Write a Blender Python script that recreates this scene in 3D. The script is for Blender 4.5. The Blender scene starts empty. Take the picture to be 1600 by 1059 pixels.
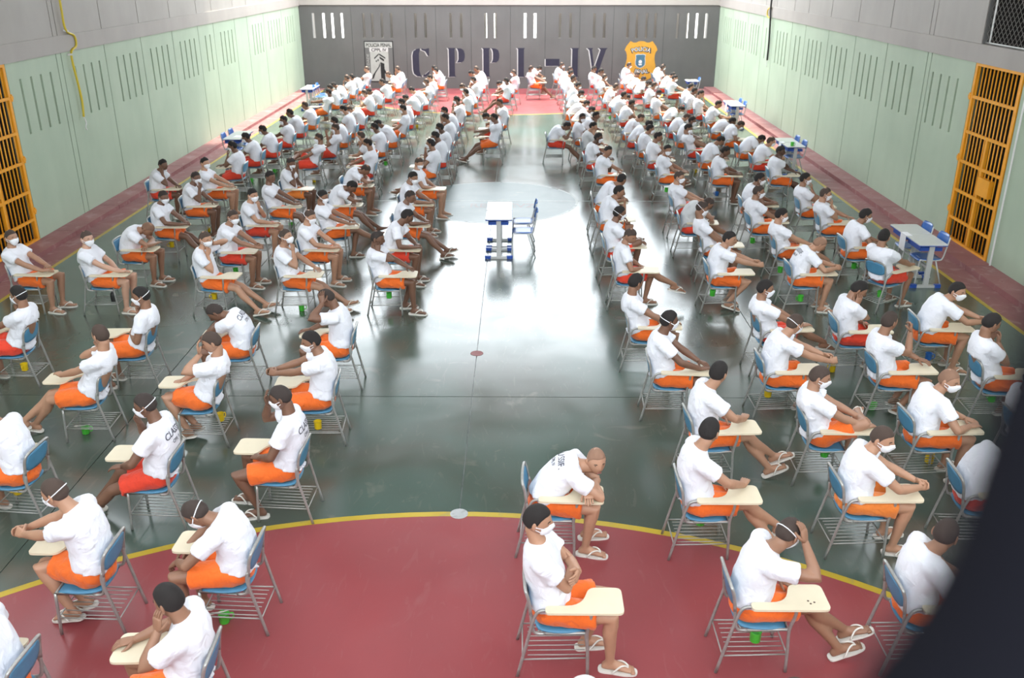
import bpy, bmesh, math, random
import numpy as np
from mathutils import Vector, Matrix
from mathutils.bvhtree import BVHTree

random.seed(11)
rng = np.random.default_rng(11)
scene = bpy.context.scene
COL = scene.collection
R = math.radians

# ------------------------------------------------------------------ camera
cam_data = bpy.data.cameras.new('camera')
cam_data.sensor_fit = 'HORIZONTAL'
cam_data.sensor_width = 36.0
cam_data.lens = 36.0 * 1415.0 / 1600.0
cam_data.clip_start = 0.02
cam_data.clip_end = 400
cam_data.dof.use_dof = True
cam_data.dof.focus_distance = 9.5
cam_data.dof.aperture_fstop = 2.6
cam = bpy.data.objects.new('camera', cam_data)
COL.objects.link(cam)
CAMH = 4.8
cam.location = (0, 0, CAMH)
cam.rotation_euler = (R(90 - 22.6), 0, math.atan(13 / 1415 * math.cos(R(22.6))))
scene.camera = cam

# ------------------------------------------------------------------ world, sun, large lights, exposure
scene.view_settings.view_transform = 'Standard'
scene.view_settings.look = 'None'
scene.view_settings.gamma = 1.0
scene.view_settings.use_curve_mapping = False
scene.view_settings.exposure = -0.2

world = bpy.data.worlds.new('sky')
scene.world = world
world.use_nodes = True
wn = world.node_tree.nodes
wn['Background'].inputs['Color'].default_value = (0.88, 0.95, 1.0, 1)
wn['Background'].inputs['Strength'].default_value = 8.8

def add_light(name, kind, loc, energy, color, direction, size=None, size_y=None, angle=None):
    d = bpy.data.lights.new(name, kind)
    d.energy = energy
    d.color = color
    if kind == 'AREA':
        d.shape = 'RECTANGLE'
        d.size = size
        d.size_y = size_y
    if angle is not None:
        d.angle = angle
    o = bpy.data.objects.new(name, d)
    o.location = loc
    o.rotation_euler = Vector(direction).to_track_quat('-Z', 'Y').to_euler()
    COL.objects.link(o)
    return o

# midday sun falling in over the far wall where the roof stops
add_light('sun', 'SUN', (0, 30, 30), 11.0, (1.0, 0.90, 0.72), (-0.06, -0.37, -1.0), angle=R(6))
# unseen fill lamps added to brighten the nearer rows, high at sides and end
add_light('side_fill', 'AREA', (-9.3, 12, 6.9), 560, (0.90, 0.95, 1.0), (0.8, 0, -0.6), 1.6, 26)
add_light('side_fill', 'AREA', (8.4, 12, 6.9), 560, (0.90, 0.95, 1.0), (-0.8, 0, -0.6), 1.6, 26)
add_light('near_end_fill', 'AREA', (-0.45, -1.4, 6.6), 260, (0.92, 0.95, 1.0), (0, 0.75, -0.65), 15, 2.4)

# added fill lamp under the roof, lights the near rows from above
add_light('overhead_fill', 'AREA', (-0.45, 6.8, 7.95), 550, (0.93, 0.96, 1.0), (0, 0, -1), 12, 8)

XL, XR, YB, YF = -8.83, 7.94, 38.3, -1.2      # inner faces of the hall's walls
ROOF_Z, ROOF_END = 8.0, 28.5
WALL_Z = 3.19

# ------------------------------------------------------------------ materials
MATS = {}
def nodes_of(name):
    m = bpy.data.materials.new(name)
    m.use_nodes = True
    nt = m.node_tree
    MATS[name] = m
    return m, nt, nt.nodes['Principled BSDF']

def simple(name, color, rough=0.6, metal=0.0, spec=0.5, noise=0.0, scale=8.0, bump=0.0, bscale=40.0, coat=0.0):
    m, nt, b = nodes_of(name)
    b.inputs['Roughness'].default_value = rough
    b.inputs['Metallic'].default_value = metal
    b.inputs['Specular IOR Level'].default_value = spec
    b.inputs['Coat Weight'].default_value = coat
    b.inputs['Base Color'].default_value = (*color, 1)
    if noise or bump:
        tc = nt.nodes.new('ShaderNodeTexCoord')
    if noise:
        n = nt.nodes.new('ShaderNodeTexNoise')
        n.inputs['Scale'].default_value = scale
        n.inputs['Detail'].default_value = 5
        nt.links.new(tc.outputs['Object'], n.inputs['Vector'])
        mx = nt.nodes.new('ShaderNodeMix')
        mx.data_type = 'RGBA'
        mx.inputs[6].default_value = (*[c * (1 - noise) for c in color], 1)
        mx.inputs[7].default_value = (*[min(1, c * (1 + noise)) for c in color], 1)
        nt.links.new(n.outputs['Fac'], mx.inputs[0])
        nt.links.new(mx.outputs[2], b.inputs['Base Color'])
    if bump:
        n2 = nt.nodes.new('ShaderNodeTexNoise')
        n2.inputs['Scale'].default_value = bscale
        n2.inputs['Detail'].default_value = 3
        nt.links.new(tc.outputs['Object'], n2.inputs['Vector'])
        bp = nt.nodes.new('ShaderNodeBump')
        bp.inputs['Strength'].default_value = bump
        bp.inputs['Distance'].default_value = 0.02
        nt.links.new(n2.outputs['Fac'], bp.inputs['Height'])
        nt.links.new(bp.outputs['Normal'], b.inputs['Normal'])
    return m

def object_coloured(name, rough, vary=0.0, bump=0.0, bscale=30.0, sheen=0.0, sss=0.0):
    m, nt, b = nodes_of(name)
    oi = nt.nodes.new('ShaderNodeObjectInfo')
    b.inputs['Roughness'].default_value = rough
    b.inputs['Sheen Weight'].default_value = sheen
    tc = nt.nodes.new('ShaderNodeTexCoord')
    if vary:
        n = nt.nodes.new('ShaderNodeTexNoise')
        n.inputs['Scale'].default_value = 14
        n.inputs['Detail'].default_value = 4
        nt.links.new(tc.outputs['Object'], n.inputs['Vector'])
        mr = nt.nodes.new('ShaderNodeMapRange')
        mr.inputs['To Min'].default_value = 1 - vary
        mr.inputs['To Max'].default_value = 1 + vary
        nt.links.new(n.outputs['Fac'], mr.inputs['Value'])
        mul = nt.nodes.new('ShaderNodeVectorMath')
        mul.operation = 'SCALE'
        nt.links.new(oi.outputs['Color'], mul.inputs[0])
        nt.links.new(mr.outputs['Result'], mul.inputs['Scale'])
        nt.links.new(mul.outputs['Vector'], b.inputs['Base Color'])
    else:
        nt.links.new(oi.outputs['Color'], b.inputs['Base Color'])
    if bump:
        n2 = nt.nodes.new('ShaderNodeTexNoise')
        n2.inputs['Scale'].default_value = bscale
        n2.inputs['Detail'].default_value = 2
        n2.inputs['Distortion'].default_value = 1.2
        nt.links.new(tc.outputs['Object'], n2.inputs['Vector'])
        bp = nt.nodes.new('ShaderNodeBump')
        bp.inputs['Strength'].default_value = bump
        bp.inputs['Distance'].default_value = 0.03
        nt.links.new(n2.outputs['Fac'], bp.inputs['Height'])
        nt.links.new(bp.outputs['Normal'], b.inputs['Normal'])
    return m

object_coloured('skin', 0.5, vary=0.12)
object_coloured('hair', 0.85, vary=0.2, bump=0.3, bscale=220)
object_coloured('shorts', 0.8, vary=0.06, bump=0.45, bscale=16, sheen=0.2)
object_coloured('shirt', 0.85, bump=0.5, bscale=11, sheen=0.2)
object_coloured('cup_plastic', 0.35)
simple('mask_cloth', (0.86, 0.88, 0.92), 0.8, bump=0.2, bscale=50)
simple('flip_flop_rubber', (0.74, 0.72, 0.66), 0.7)
simple('eye_dark', (0.02, 0.014, 0.012), 0.3)
simple('brow', (0.03, 0.02, 0.016), 0.8)
simple('lip', (0.25, 0.09, 0.075), 0.5)
simple('print_ink', (0.10, 0.10, 0.13), 0.8)
simple('chair_blue', (0.075, 0.245, 0.40), 0.38, noise=0.12, scale=14)
simple('tube_steel', (0.40, 0.40, 0.38), 0.38, metal=0.55, noise=0.25, scale=30)
simple('tablet_beige', (0.72, 0.64, 0.47), 0.42, noise=0.06, scale=10)
simple('tablet_hole', (0.10, 0.06, 0.04), 0.8)
simple('desk_grey', (0.62, 0.63, 0.60), 0.25, noise=0.05)
simple('desk_blue', (0.02, 0.075, 0.36), 0.4)
simple('desk_steel', (0.55, 0.56, 0.55), 0.4, metal=0.2)
simple('school_blue', (0.035, 0.13, 0.42), 0.3)
simple('paper', (0.86, 0.87, 0.90), 0.8)
simple('gate_orange', (0.80, 0.34, 0.015), 0.5, noise=0.15, scale=5)
simple('cable_yellow', (0.62, 0.47, 0.03), 0.5)
simple('cable_black', (0.012, 0.012, 0.012), 0.5)
simple('cable_white', (0.7, 0.7, 0.68), 0.5)
simple('joint_dark', (0.05, 0.07, 0.06), 0.9)
simple('joint_green', (0.07, 0.11, 0.09), 0.9)
simple('joint_grey', (0.12, 0.12, 0.115), 0.9)
simple('dark_steel', (0.004, 0.004, 0.006), 0.9, spec=0.05)
simple('mesh_wire', (0.30, 0.29, 0.27), 0.5, metal=0.5)
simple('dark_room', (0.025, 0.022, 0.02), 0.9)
simple('roof_brown', (0.10, 0.075, 0.055), 0.8, noise=0.3, scale=0.6)
simple('yard_concrete', (0.62, 0.60, 0.55), 0.9, noise=0.1, scale=0.4)
simple('letter_navy', (0.016, 0.016, 0.034), 0.7, noise=0.3, scale=6)
simple('letter_white', (0.50, 0.50, 0.48), 0.8)
simple('sign_pale', (0.36, 0.37, 0.34), 0.8, noise=0.15, scale=5)
simple('sign_black', (0.012, 0.013, 0.013), 0.8)
simple('shield_yellow', (0.52, 0.26, 0.025), 0.7, noise=0.15, scale=4)
simple('shield_blue', (0.05, 0.13, 0.19), 0.7, noise=0.5, scale=9)
simple('shield_white', (0.60, 0.62, 0.62), 0.7)

def painted_wall(name, base, dark, streak=0.35, rough=0.6):
    """painted precast concrete: broad blotches, faint vertical streaks, fine pores"""
    m, nt, b = nodes_of(name)
    tc = nt.nodes.new('ShaderNodeTexCoord')
    def noise(scale, mapping, detail=5):
        mp = nt.nodes.new('ShaderNodeMapping')
        mp.inputs['Scale'].default_value = mapping
        nt.links.new(tc.outputs['Object'], mp.inputs['Vector'])
        n = nt.nodes.new('ShaderNodeTexNoise')
        n.inputs['Scale'].default_value = scale
        n.inputs['Detail'].default_value = detail
        nt.links.new(mp.outputs['Vector'], n.inputs['Vector'])
        return n
    n1 = noise(0.9, (1, 1, 1))
    n2 = noise(4.0, (1, 1, 0.12))
    n3 = noise(60, (1, 1, 1), 2)
    add = nt.nodes.new('ShaderNodeMath')
    add.operation = 'MULTIPLY_ADD'
    add.inputs[1].default_value = streak
    nt.links.new(n2.outputs['Fac'], add.inputs[0])
    nt.links.new(n1.outputs['Fac'], add.inputs[2])
    rp = nt.nodes.new('ShaderNodeValToRGB')
    rp.color_ramp.elements[0].position = 0.40
    rp.color_ramp.elements[1].position = 0.85
    rp.color_ramp.elements[0].color = (*dark, 1)
    rp.color_ramp.elements[1].color = (*base, 1)
    nt.links.new(add.outputs[0], rp.inputs[0])
    nt.links.new(rp.outputs[0], b.inputs['Base Color'])
    b.inputs['Roughness'].default_value = rough
    bp = nt.nodes.new('ShaderNodeBump')
    bp.inputs['Strength'].default_value = 0.12
    bp.inputs['Distance'].default_value = 0.01
    nt.links.new(n3.outputs['Fac'], bp.inputs['Height'])
    nt.links.new(bp.outputs['Normal'], b.inputs['Normal'])
    return m

painted_wall('wall_green', (0.41, 0.495, 0.375), (0.355, 0.435, 0.325))
painted_wall('wall_grey', (0.112, 0.109, 0.105), (0.088, 0.086, 0.083))
painted_wall('wall_upper', (0.375, 0.345, 0.315), (0.325, 0.298, 0.27))
painted_wall('wall_beam', (0.375, 0.342, 0.312), (0.325, 0.295, 0.27))

def floor_paint(name, base, dark, worn, worn_amt=0.62, rough=(0.14, 0.34), scale=1.0, spec=0.5):
    """polished floor paint: cloudy tone, worn-through patches, fine scratches, uneven gloss"""
    m, nt, b = nodes_of(name)
    tc = nt.nodes.new('ShaderNodeTexCoord')
    def noise(s, d=6, dist=0.0, mapping=None):
        n = nt.nodes.new('ShaderNodeTexNoise')
        n.inputs['Scale'].default_value = s * scale
        n.inputs['Detail'].default_value = d
        n.inputs['Distortion'].default_value = dist
        if mapping:
            mp = nt.nodes.new('ShaderNodeMapping')
            mp.inputs['Scale'].default_value = mapping
            nt.links.new(tc.outputs['Object'], mp.inputs['Vector'])
            nt.links.new(mp.outputs['Vector'], n.inputs['Vector'])
        else:
            nt.links.new(tc.outputs['Object'], n.inputs['Vector'])
        return n
    def ramp(src, p0, p1, c0=(0, 0, 0, 1), c1=(1, 1, 1, 1)):
        r = nt.nodes.new('ShaderNodeValToRGB')
        r.color_ramp.elements[0].position = p0
        r.color_ramp.elements[1].position = p1
        r.color_ramp.elements[0].color = c0
        r.color_ramp.elements[1].color = c1
        nt.links.new(src, r.inputs[0])
        return r
    cloud = ramp(noise(0.55, 7, 0.6).outputs['Fac'], 0.3, 0.72, (*dark, 1), (*base, 1))
    wear = ramp(noise(1.6, 9, 1.2).outputs['Fac'], worn_amt, worn_amt + 0.09)
    fine = ramp(noise(9, 8, 2.0, (1, 0.25, 1)).outputs['Fac'], 0.60, 0.70)
    wsum = nt.nodes.new('ShaderNodeMath')
    wsum.operation = 'MULTIPLY_ADD'
    wsum.inputs[1].default_value = 0.16
    nt.links.new(fine.outputs[0], wsum.inputs[0])
    sc = nt.nodes.new('ShaderNodeMath')
    sc.operation = 'MULTIPLY'
    sc.inputs[1].default_value = 0.45
    nt.links.new(wear.outputs[0], sc.inputs[0])
    nt.links.new(sc.outputs[0], wsum.inputs[2])
    mx = nt.nodes.new('ShaderNodeMix')
    mx.data_type = 'RGBA'
    nt.links.new(wsum.outputs[0], mx.inputs[0])
    nt.links.new(cloud.outputs[0], mx.inputs[6])
    mx.inputs[7].default_value = (*worn, 1)
    nt.links.new(mx.outputs[2], b.inputs['Base Color'])
    rr = nt.nodes.new('ShaderNodeMapRange')
    rr.inputs['From Min'].default_value = 0.3
    rr.inputs['From Max'].default_value = 0.7
    rr.inputs['To Min'].default_value = rough[0]
    rr.inputs['To Max'].default_value = rough[1]
    nt.links.new(noise(1.1, 6, 0.8).outputs['Fac'], rr.inputs['Value'])
    nt.links.new(rr.outputs['Result'], b.inputs['Roughness'])
    b.inputs['Specular IOR Level'].default_value = spec
    bp = nt.nodes.new('ShaderNodeBump')
    bp.inputs['Strength'].default_value = 0.04
    bp.inputs['Distance'].default_value = 0.02
    nt.links.new(noise(3.5, 5).outputs['Fac'], bp.inputs['Height'])
    nt.links.new(bp.outputs['Normal'], b.inputs['Normal'])
    return m

floor_paint('floor_green', (0.064, 0.112, 0.092), (0.068, 0.073, 0.055), (0.20, 0.19, 0.15), 0.635, rough=(0.17, 0.26), spec=0.9)
floor_paint('floor_circle', (0.12, 0.165, 0.16), (0.095, 0.14, 0.135), (0.22, 0.22, 0.18), 0.66, rough=(0.33, 0.40), spec=0.45)
floor_paint('floor_red', (0.30, 0.062, 0.068), (0.24, 0.050, 0.055), (0.34, 0.15, 0.15), 0.66, rough=(0.28, 0.40))
floor_paint('kerb_red', (0.31, 0.125, 0.122), (0.235, 0.092, 0.092), (0.42, 0.27, 0.25), 0.55, rough=(0.5, 0.7), scale=2)
floor_paint('line_yellow', (0.52, 0.38, 0.03), (0.42, 0.30, 0.02), (0.25, 0.24, 0.12), 0.58, rough=(0.3, 0.5), scale=3)
floor_paint('line_pale', (0.24, 0.27, 0.25), (0.16, 0.19, 0.17), (0.08, 0.10, 0.09), 0.5, rough=(0.25, 0.4), scale=3)
floor_paint('floor_faded_red', (0.20, 0.11, 0.11), (0.14, 0.10, 0.095), (0.10, 0.12, 0.11), 0.5, rough=(0.33, 0.40), scale=4, spec=0.45)
floor_paint('spot_white', (0.50, 0.52, 0.52), (0.38, 0.40, 0.40), (0.2, 0.2, 0.2), 0.55, rough=(0.3, 0.4), scale=6)

# ------------------------------------------------------------------ mesh helpers
class MB:
    """collects vertices and faces of one mesh"""
    def __init__(self):
        self.v, self.f, self.n = [], [], 0
    def add(self, v, f):
        v = np.asarray(v, float).reshape(-1, 3)
        self.v.append(v)
        self.f.extend([tuple(i + self.n for i in q) for q in f])
        self.n += len(v)
        return self
    def box(self, lo, hi):
        (a, b, c), (d, e, g) = lo, hi
        return self.add([(a, b, c), (d, b, c), (d, e, c), (a, e, c), (a, b, g), (d, b, g), (d, e, g), (a, e, g)],
                        [(0, 3, 2, 1), (4, 5, 6, 7), (0, 1, 5, 4), (1, 2, 6, 5), (2, 3, 7, 6), (3, 0, 4, 7)])
    def rings(self, rings, cap=True, closed=False):
        k = len(rings[0])
        v = np.concatenate(rings)
        f = []
        m = len(rings)
        for i in range(m if closed else m - 1):
            a, b = i * k, ((i + 1) % m) * k
            for j in range(k):
                j2 = (j + 1) % k
                f.append((a + j, a + j2, b + j2, b + j))
        if cap and not closed:
            f.append(tuple(range(k - 1, -1, -1)))
            f.append(tuple(range((m - 1) * k, m * k)))
        return self.add(v, f)
    def tube(self, pts, rad, seg=8, cap=True, closed=False, flat=None):
        """round tube along a polyline; rad is one radius or one per point"""
        pts = np.asarray(pts, float)
        m = len(pts)
        rad = np.broadcast_to(np.asarray(rad, float), (m,))
        if closed:
            t = np.roll(pts, -1, 0) - np.roll(pts, 1, 0)
        else:
            t = np.gradient(pts, axis=0)
        t /= np.linalg.norm(t, axis=1, keepdims=True) + 1e-12
        up = np.array([0, 0, 1.0]) if abs(t[0][2]) < 0.9 else np.array([1.0, 0, 0])
        u = np.cross(t[0], up)
        u /= np.linalg.norm(u)
        an = np.arange(seg) * 2 * math.pi / seg
        rs = []
        for i in range(m):
            u = u - t[i] * (u @ t[i])
            u /= np.linalg.norm(u)
            w = np.cross(t[i], u)
            rs.append(pts[i] + rad[i] * (np.outer(np.cos(an), u) + np.outer(np.sin(an), w)))
        return self.rings(rs, cap, closed)
    def ellipsoid(self, c, r, nl=10, nz=7, rot=None):
        rs = []
        an = np.arange(nl) * 2 * math.pi / nl
        for i in range(nz):
            ph = -math.pi / 2 + math.pi * (i + 0.35) / (nz - 0.3)
            p = np.stack([np.cos(an) * math.cos(ph), np.sin(an) * math.cos(ph), np.full(nl, math.sin(ph))], 1) * np.asarray(r)
            if rot is not None:
                p = p @ np.asarray(rot).T
            rs.append(p + np.asarray(c))
        return self.rings(rs)
    def prism(self, outline, lo, hi, axis='z'):
        o = np.asarray(outline, float)
        k = len(o)
        def lift(h):
            z = np.full((k, 1), h)
            if axis == 'z':
                return np.hstack([o, z])
            if axis == 'y':
                return np.stack([o[:, 0], z[:, 0], o[:, 1]], 1)
            return np.stack([z[:, 0], o[:, 0], o[:, 1]], 1)
        return self.rings([lift(lo), lift(hi)])
    def data(self):
        return np.concatenate(self.v), self.f
    def mesh(self, name, mat, smooth=False):
        v, f = self.data()
        return make_mesh(name, v, f, mat, smooth)

def make_mesh(name, v, f, mat, smooth=False):
    me = bpy.data.meshes.new(name)
    me.from_pydata(np.asarray(v).tolist(), [], f)
    me.materials.append(MATS[mat])
    if smooth:
        me.polygons.foreach_set('use_smooth', [True] * len(me.polygons))
    me.update()
    return me

def link(name, me, parent=None, color=None):
    o = bpy.data.objects.new(name, me)
    if parent is not None:
        o.parent = parent
    if color is not None:
        o.color = (*color, 1)
    COL.objects.link(o)
    return o

def empty(name, loc=(0, 0, 0), rz=0.0):
    o = bpy.data.objects.new(name, None)
    o.empty_display_size = 0.1
    o.location = loc
    o.rotation_euler = (0, 0, rz)
    COL.objects.link(o)
    return o

def tag(o, label, cat, group=None):
    o['label'] = label
    o['category'] = cat
    if group:
        o['group'] = group
    return o

def struct(o):
    o['kind'] = 'structure'
    return o

def rounded(pts, rads, n=5):
    """outline with rounded corners"""
    out = []
    k = len(pts)
    for i in range(k):
        p = np.array(pts[i], float)
        r = rads[i] if hasattr(rads, '__len__') else rads
        a = np.array(pts[i - 1], float) - p
        b = np.array(pts[(i + 1) % k], float) - p
        if r <= 0:
            out.append(p)
            continue
        la, lb = np.linalg.norm(a), np.linalg.norm(b)
        r_ = min(r, la * 0.49, lb * 0.49)
        A, B = p + a / la * r_, p + b / lb * r_
        for j in range(n + 1):
            t = j / n
            out.append((1 - t) ** 2 * A + 2 * t * (1 - t) * p + t * t * B)
    return np.array(out)

def smooth_path(pts, n=4):
    """Catmull-Rom through the points"""
    p = np.asarray(pts, float)
    q = np.vstack([2 * p[0] - p[1], p, 2 * p[-1] - p[-2]])
    out = []
    for i in range(1, len(q) - 2):
        for j in range(n):
            t = j / n
            a, b, c, d = q[i - 1], q[i], q[i + 1], q[i + 2]
            out.append(0.5 * (2 * b + (c - a) * t + (2 * a - 5 * b + 4 * c - d) * t * t + (3 * b - a - 3 * c + d) * t ** 3))
    out.append(p[-1])
    return np.array(out)

# ------------------------------------------------------------------ the hall: floor
def disc(cx, cy, r, n=48, a0=0, a1=360):
    a = np.radians(np.linspace(a0, a1, n, endpoint=(a1 - a0) < 360))
    return np.stack([cx + r * np.cos(a), cy + r * np.sin(a)], 1)

floor = struct(link('floor', MB().box((XL - 0.2, YF - 0.2, -0.30), (XR + 0.2, YB + 0.1, -0.012)).mesh('floor', 'line_pale')))
CX = -0.56                                   # long axis of the court
fx = [XL + 0.02, -4.41, CX, 3.29, XR - 0.02]
fy = [YF, 9.73, 19.34, 28.95, YB]
for i in range(4):
    for j in range(4):
        g = 0.006
        link('floor_panel', MB().box((fx[i] + g, fy[j] + g, -0.05), (fx[i + 1] - g, fy[j + 1] - g, 0)).mesh('floor_panel', 'floor_green'), floor)

def flat_ring(cx, cy, r0, r1, a0, a1, z0, z1, n=60):
    a = np.radians(np.linspace(a0, a1, n))
    m = MB()
    def rg(r, z):
        return np.stack([cx + r * np.cos(a), cy + r * np.sin(a), np.full(n, z)], 1)
    m.rings([rg(r0, z0), rg(r1, z0), rg(r1, z1), rg(r0, z1)], cap=False, closed=True) if False else None
    pts = [np.array([p, q, s, t]) for p, q, s, t in zip(rg(r0, z0), rg(r1, z0), rg(r1, z1), rg(r0, z1))]
    m.rings(pts)
    return m

def goal_area(yc, sgn):
    """red area in front of a goal, bounded by a wide arc with a yellow edge"""
    r = 6.2
    lo, hi = (6.0, 174.0) if sgn > 0 else (-174.0, -6.0)
    arc = disc(CX, yc, r, 72, lo, hi)
    end = YF + 0.02 if sgn > 0 else YB - 0.01
    pts = np.vstack([arc, [[arc[-1][0], end]], [[arc[0][0], end]]])
    link('goal_area', MB().prism(pts, -0.005, 0.0012).mesh('goal_area', 'floor_red'), floor)
    link('goal_area_line', flat_ring(CX, yc, r, r + 0.075, lo, hi, -0.004, 0.002).mesh('goal_area_line', 'line_yellow'), floor)
goal_area(1.0, 1)
goal_area(37.6, -1)
for x0, x1, y0, y1, nm, mt, z in ((XL + 0.84, XL + 0.91, 1.0, 37.6, 'side_line', 'line_yellow', 0.0018), (XR - 0.91, XR - 0.84, 1.0, 37.6, 'side_line', 'line_yellow', 0.0018),
                                  (XL + 0.40, XL + 0.84, YF, YB, 'red_margin', 'kerb_red', 0.0012), (XR - 0.84, XR - 0.40, YF, YB, 'red_margin', 'kerb_red', 0.0012),
                                  (XL + 0.91, XR - 0.91, 19.31, 19.36, 'halfway_line', 'line_pale', 0.0024)):
    link(nm, MB().box((x0, y0, -0.004), (x1, y1, z)).mesh(nm, mt), floor)
link('centre_circle', MB().prism(disc(CX, 19.34, 1.80), -0.004, 0.0012).mesh('centre_circle', 'floor_circle'), floor)
link('centre_circle_line', flat_ring(CX, 19.34, 1.78, 1.83, 0, 360, -0.004, 0.0020).mesh('centre_circle_line', 'line_pale'), floor)
link('penalty_spot', MB().prism(disc(CX, 7.24, 0.085, 20), -0.004, 0.003).mesh('penalty_spot', 'spot_white'), floor)
link('penalty_spot', MB().prism(disc(CX, 11.03, 0.085, 20), -0.004, 0.003).mesh('penalty_spot', 'kerb_red'), floor)

# raised kerb along both side walls, cast in lengths
for side, x0, x1 in (('left', XL, XL + 0.42), ('right', XR - 0.42, XR)):
    k = struct(empty('kerb_' + side))
    me = MB().box((x0, -0.98, 0), (x1, 0.98, 0.09)).mesh('kerb_block', 'kerb_red')
    for j in range(20):
        o = link('kerb_block', me, k)
        o.location = (0, YF + 0.99 + j * 1.976, 0)
        if o.location.y + 0.98 > YB:
            o.scale.y = 0.9

# ------------------------------------------------------------------ the hall: walls of precast panels
def panel_mesh(P, u0, u1, z0, z1, slots, zs0, zs1, w, depth, mat, through=False, thick=0.12):
    """one wall panel with narrow vertical slots cut into it"""
    m = MB()
    def quad(a, b, c, d):
        m.add([a, b, c, d], [(0, 1, 2, 3)])
    us = [u0]
    for s in slots:
        us += [s - w / 2, s + w / 2]
    us.append(u1)
    for i in range(len(us) - 1):
        a, b = us[i], us[i + 1]
        if i % 2 == 0:
            quad(P(a, z0, 0), P(b, z0, 0), P(b, z1, 0), P(a, z1, 0))
        else:
            quad(P(a, z0, 0), P(b, z0, 0), P(b, zs0, 0), P(a, zs0, 0))
            quad(P(a, zs1, 0), P(b, zs1, 0), P(b, z1, 0), P(a, z1, 0))
            quad(P(a, zs0, 0), P(a, zs0, depth), P(a, zs1, depth), P(a, zs1, 0))
            quad(P(b, zs0, 0), P(b, zs0, depth), P(b, zs1, depth), P(b, zs1, 0))
            quad(P(a, zs0, 0), P(b, zs0, 0), P(b, zs0, depth), P(a, zs0, depth))
            quad(P(a, zs1, 0), P(b, zs1, 0), P(b, zs1, depth), P(a, zs1, depth))
            if not through:
                quad(P(a, zs0, depth), P(b, zs0, depth), P(b, zs1, depth), P(a, zs1, depth))
    for a in (u0, u1):
        quad(P(a, z0, 0), P(a, z1, 0), P(a, z1, thick), P(a, z0, thick))
    for z in (z0, z1):
        quad(P(u0, z, 0), P(u1, z, 0), P(u1, z, thick), P(u0, z, thick))
    return m.mesh('wall_panel', mat)

def wall_run(parent, P, joints, z0, z1, slots, zs, w, depth, mat, jmat, skip=(), through=False, gap=0.015):
    for i in range(len(joints) - 1):
        a, b = joints[i], joints[i + 1]
        if i in skip:
            continue
        ss = [s for s in slots if a < s < b]
        link('wall_panel', panel_mesh(P, a + gap, b - gap, z0, z1, ss, zs[0], zs[1], w, depth, mat, through), parent)
    for u in joints:
        m = MB()
        c = [P(u - gap * 1.3, z0, 0.014), P(u + gap * 1.3, z0, 0.014), P(u + gap * 1.3, z1, 0.014), P(u - gap * 1.3, z1, 0.014),
             P(u - gap * 1.3, z0, 0.1), P(u + gap * 1.3, z0, 0.1), P(u + gap * 1.3, z1, 0.1), P(u - gap * 1.3, z1, 0.1)]
        m.add(c, [(0, 1, 2, 3), (4, 5, 6, 7), (0, 1, 5, 4), (2, 3, 7, 6), (1, 2, 6, 5), (0, 3, 7, 4)])
        link('joint_seal', m.mesh('joint_seal', jmat), parent)

def spread(a, b, n):
    return list(np.linspace(a, b, n))

PL = lambda u, z, d: (XL - d, u, z)
PR = lambda u, z, d: (XR + d, u, z)
PB = lambda u, z, d: (u, YB + d, z)
near = [YF, 0.6, 2.6, 4.6, 6.6, 8.6, 10.6, 12.6]
GL0, GL1, GR0, GR1 = 14.45, 16.04, 14.80, 16.45          # the two gateways
wl = struct(empty('wall_left'))
Lj = near + [GL0]
wall_run(wl, PL, Lj, 0, WALL_Z, [], (1.93, 2.89), 0.07, 0.07, 'wall_green', 'joint_green')
Lj = [GL1, 17.9, 18.1, 20.05, 22.05, 24.1, 26.08, 27.42, 29.5, 30.88, 32.9, 35.4, 37.6, YB]
Ls = [16.46, 16.84, 17.2, 17.57] + spread(18.59, 19.71, 4) + spread(20.61, 21.69, 4) + spread(22.57, 23.67, 4) + spread(24.6, 25.69, 4) + [26.63, 27.04] + spread(28.04, 29.14, 4) + spread(31.47, 32.55, 4) + spread(33.49, 35.07, 5) + spread(36.02, 37.14, 4)
wall_run(wl, PL, Lj, 0, WALL_Z, Ls, (1.93, 2.89), 0.07, 0.07, 'wall_green', 'joint_green')
Uj = near + [GL0, 16.0, 17.92, 18.1, 20.07, 22.08, 24.1, 26.13, 27.43, 29.49, 30.94, 32.98, 35.4, YB]
wall_run(wl, PL, Uj, 3.5, 6.2, [], (0, 0), 0.07, 0.07, 'wall_upper', 'joint_grey')
link('wall_beam', MB().box((XL - 0.2, YF, WALL_Z), (XL + 0.035, YB, 3.5)).mesh('wall_beam', 'wall_beam'), wl)
link('wall_beam', MB().box((XL - 0.2, YF, 7.6), (XL, YB, ROOF_Z)).mesh('wall_beam', 'wall_beam'), wl)
wr = struct(empty('wall_right'))
wall_run(wr, PR, near + [GR0], 0, WALL_Z, [], (1.9, 2.85), 0.07, 0.07, 'wall_green', 'joint_green')
Rj = [GR1, 18.28, 18.46, 20.56, 22.56, 24.58, 26.6, 27.95, 29.95, 31.3, 33.4, 35.85, 37.5, YB]
Rs = spread(17.03, 18.10, 4) + spread(19.07, 20.17, 4) + spread(21.06, 22.17, 4) + spread(23.09, 24.22, 4) + spread(25.11, 26.2, 4) + [27.07, 27.48] + spread(28.41, 29.49, 4) + [30.43, 30.83] + spread(31.85, 32.9, 4) + spread(33.79, 35.33, 5) + spread(36.17, 37.18, 4)
wall_run(wr, PR, Rj, 0, WALL_Z, Rs, (1.89, 2.85), 0.07, 0.07, 'wall_green', 'joint_green')
MW0, MW1 = 13.4, 16.4                                     # meshed opening above the right gateway
wall_run(wr, PR, near + [MW0], 3.5, 6.2, [], (0, 0), 0.07, 0.07, 'wall_upper', 'joint_grey')
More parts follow.
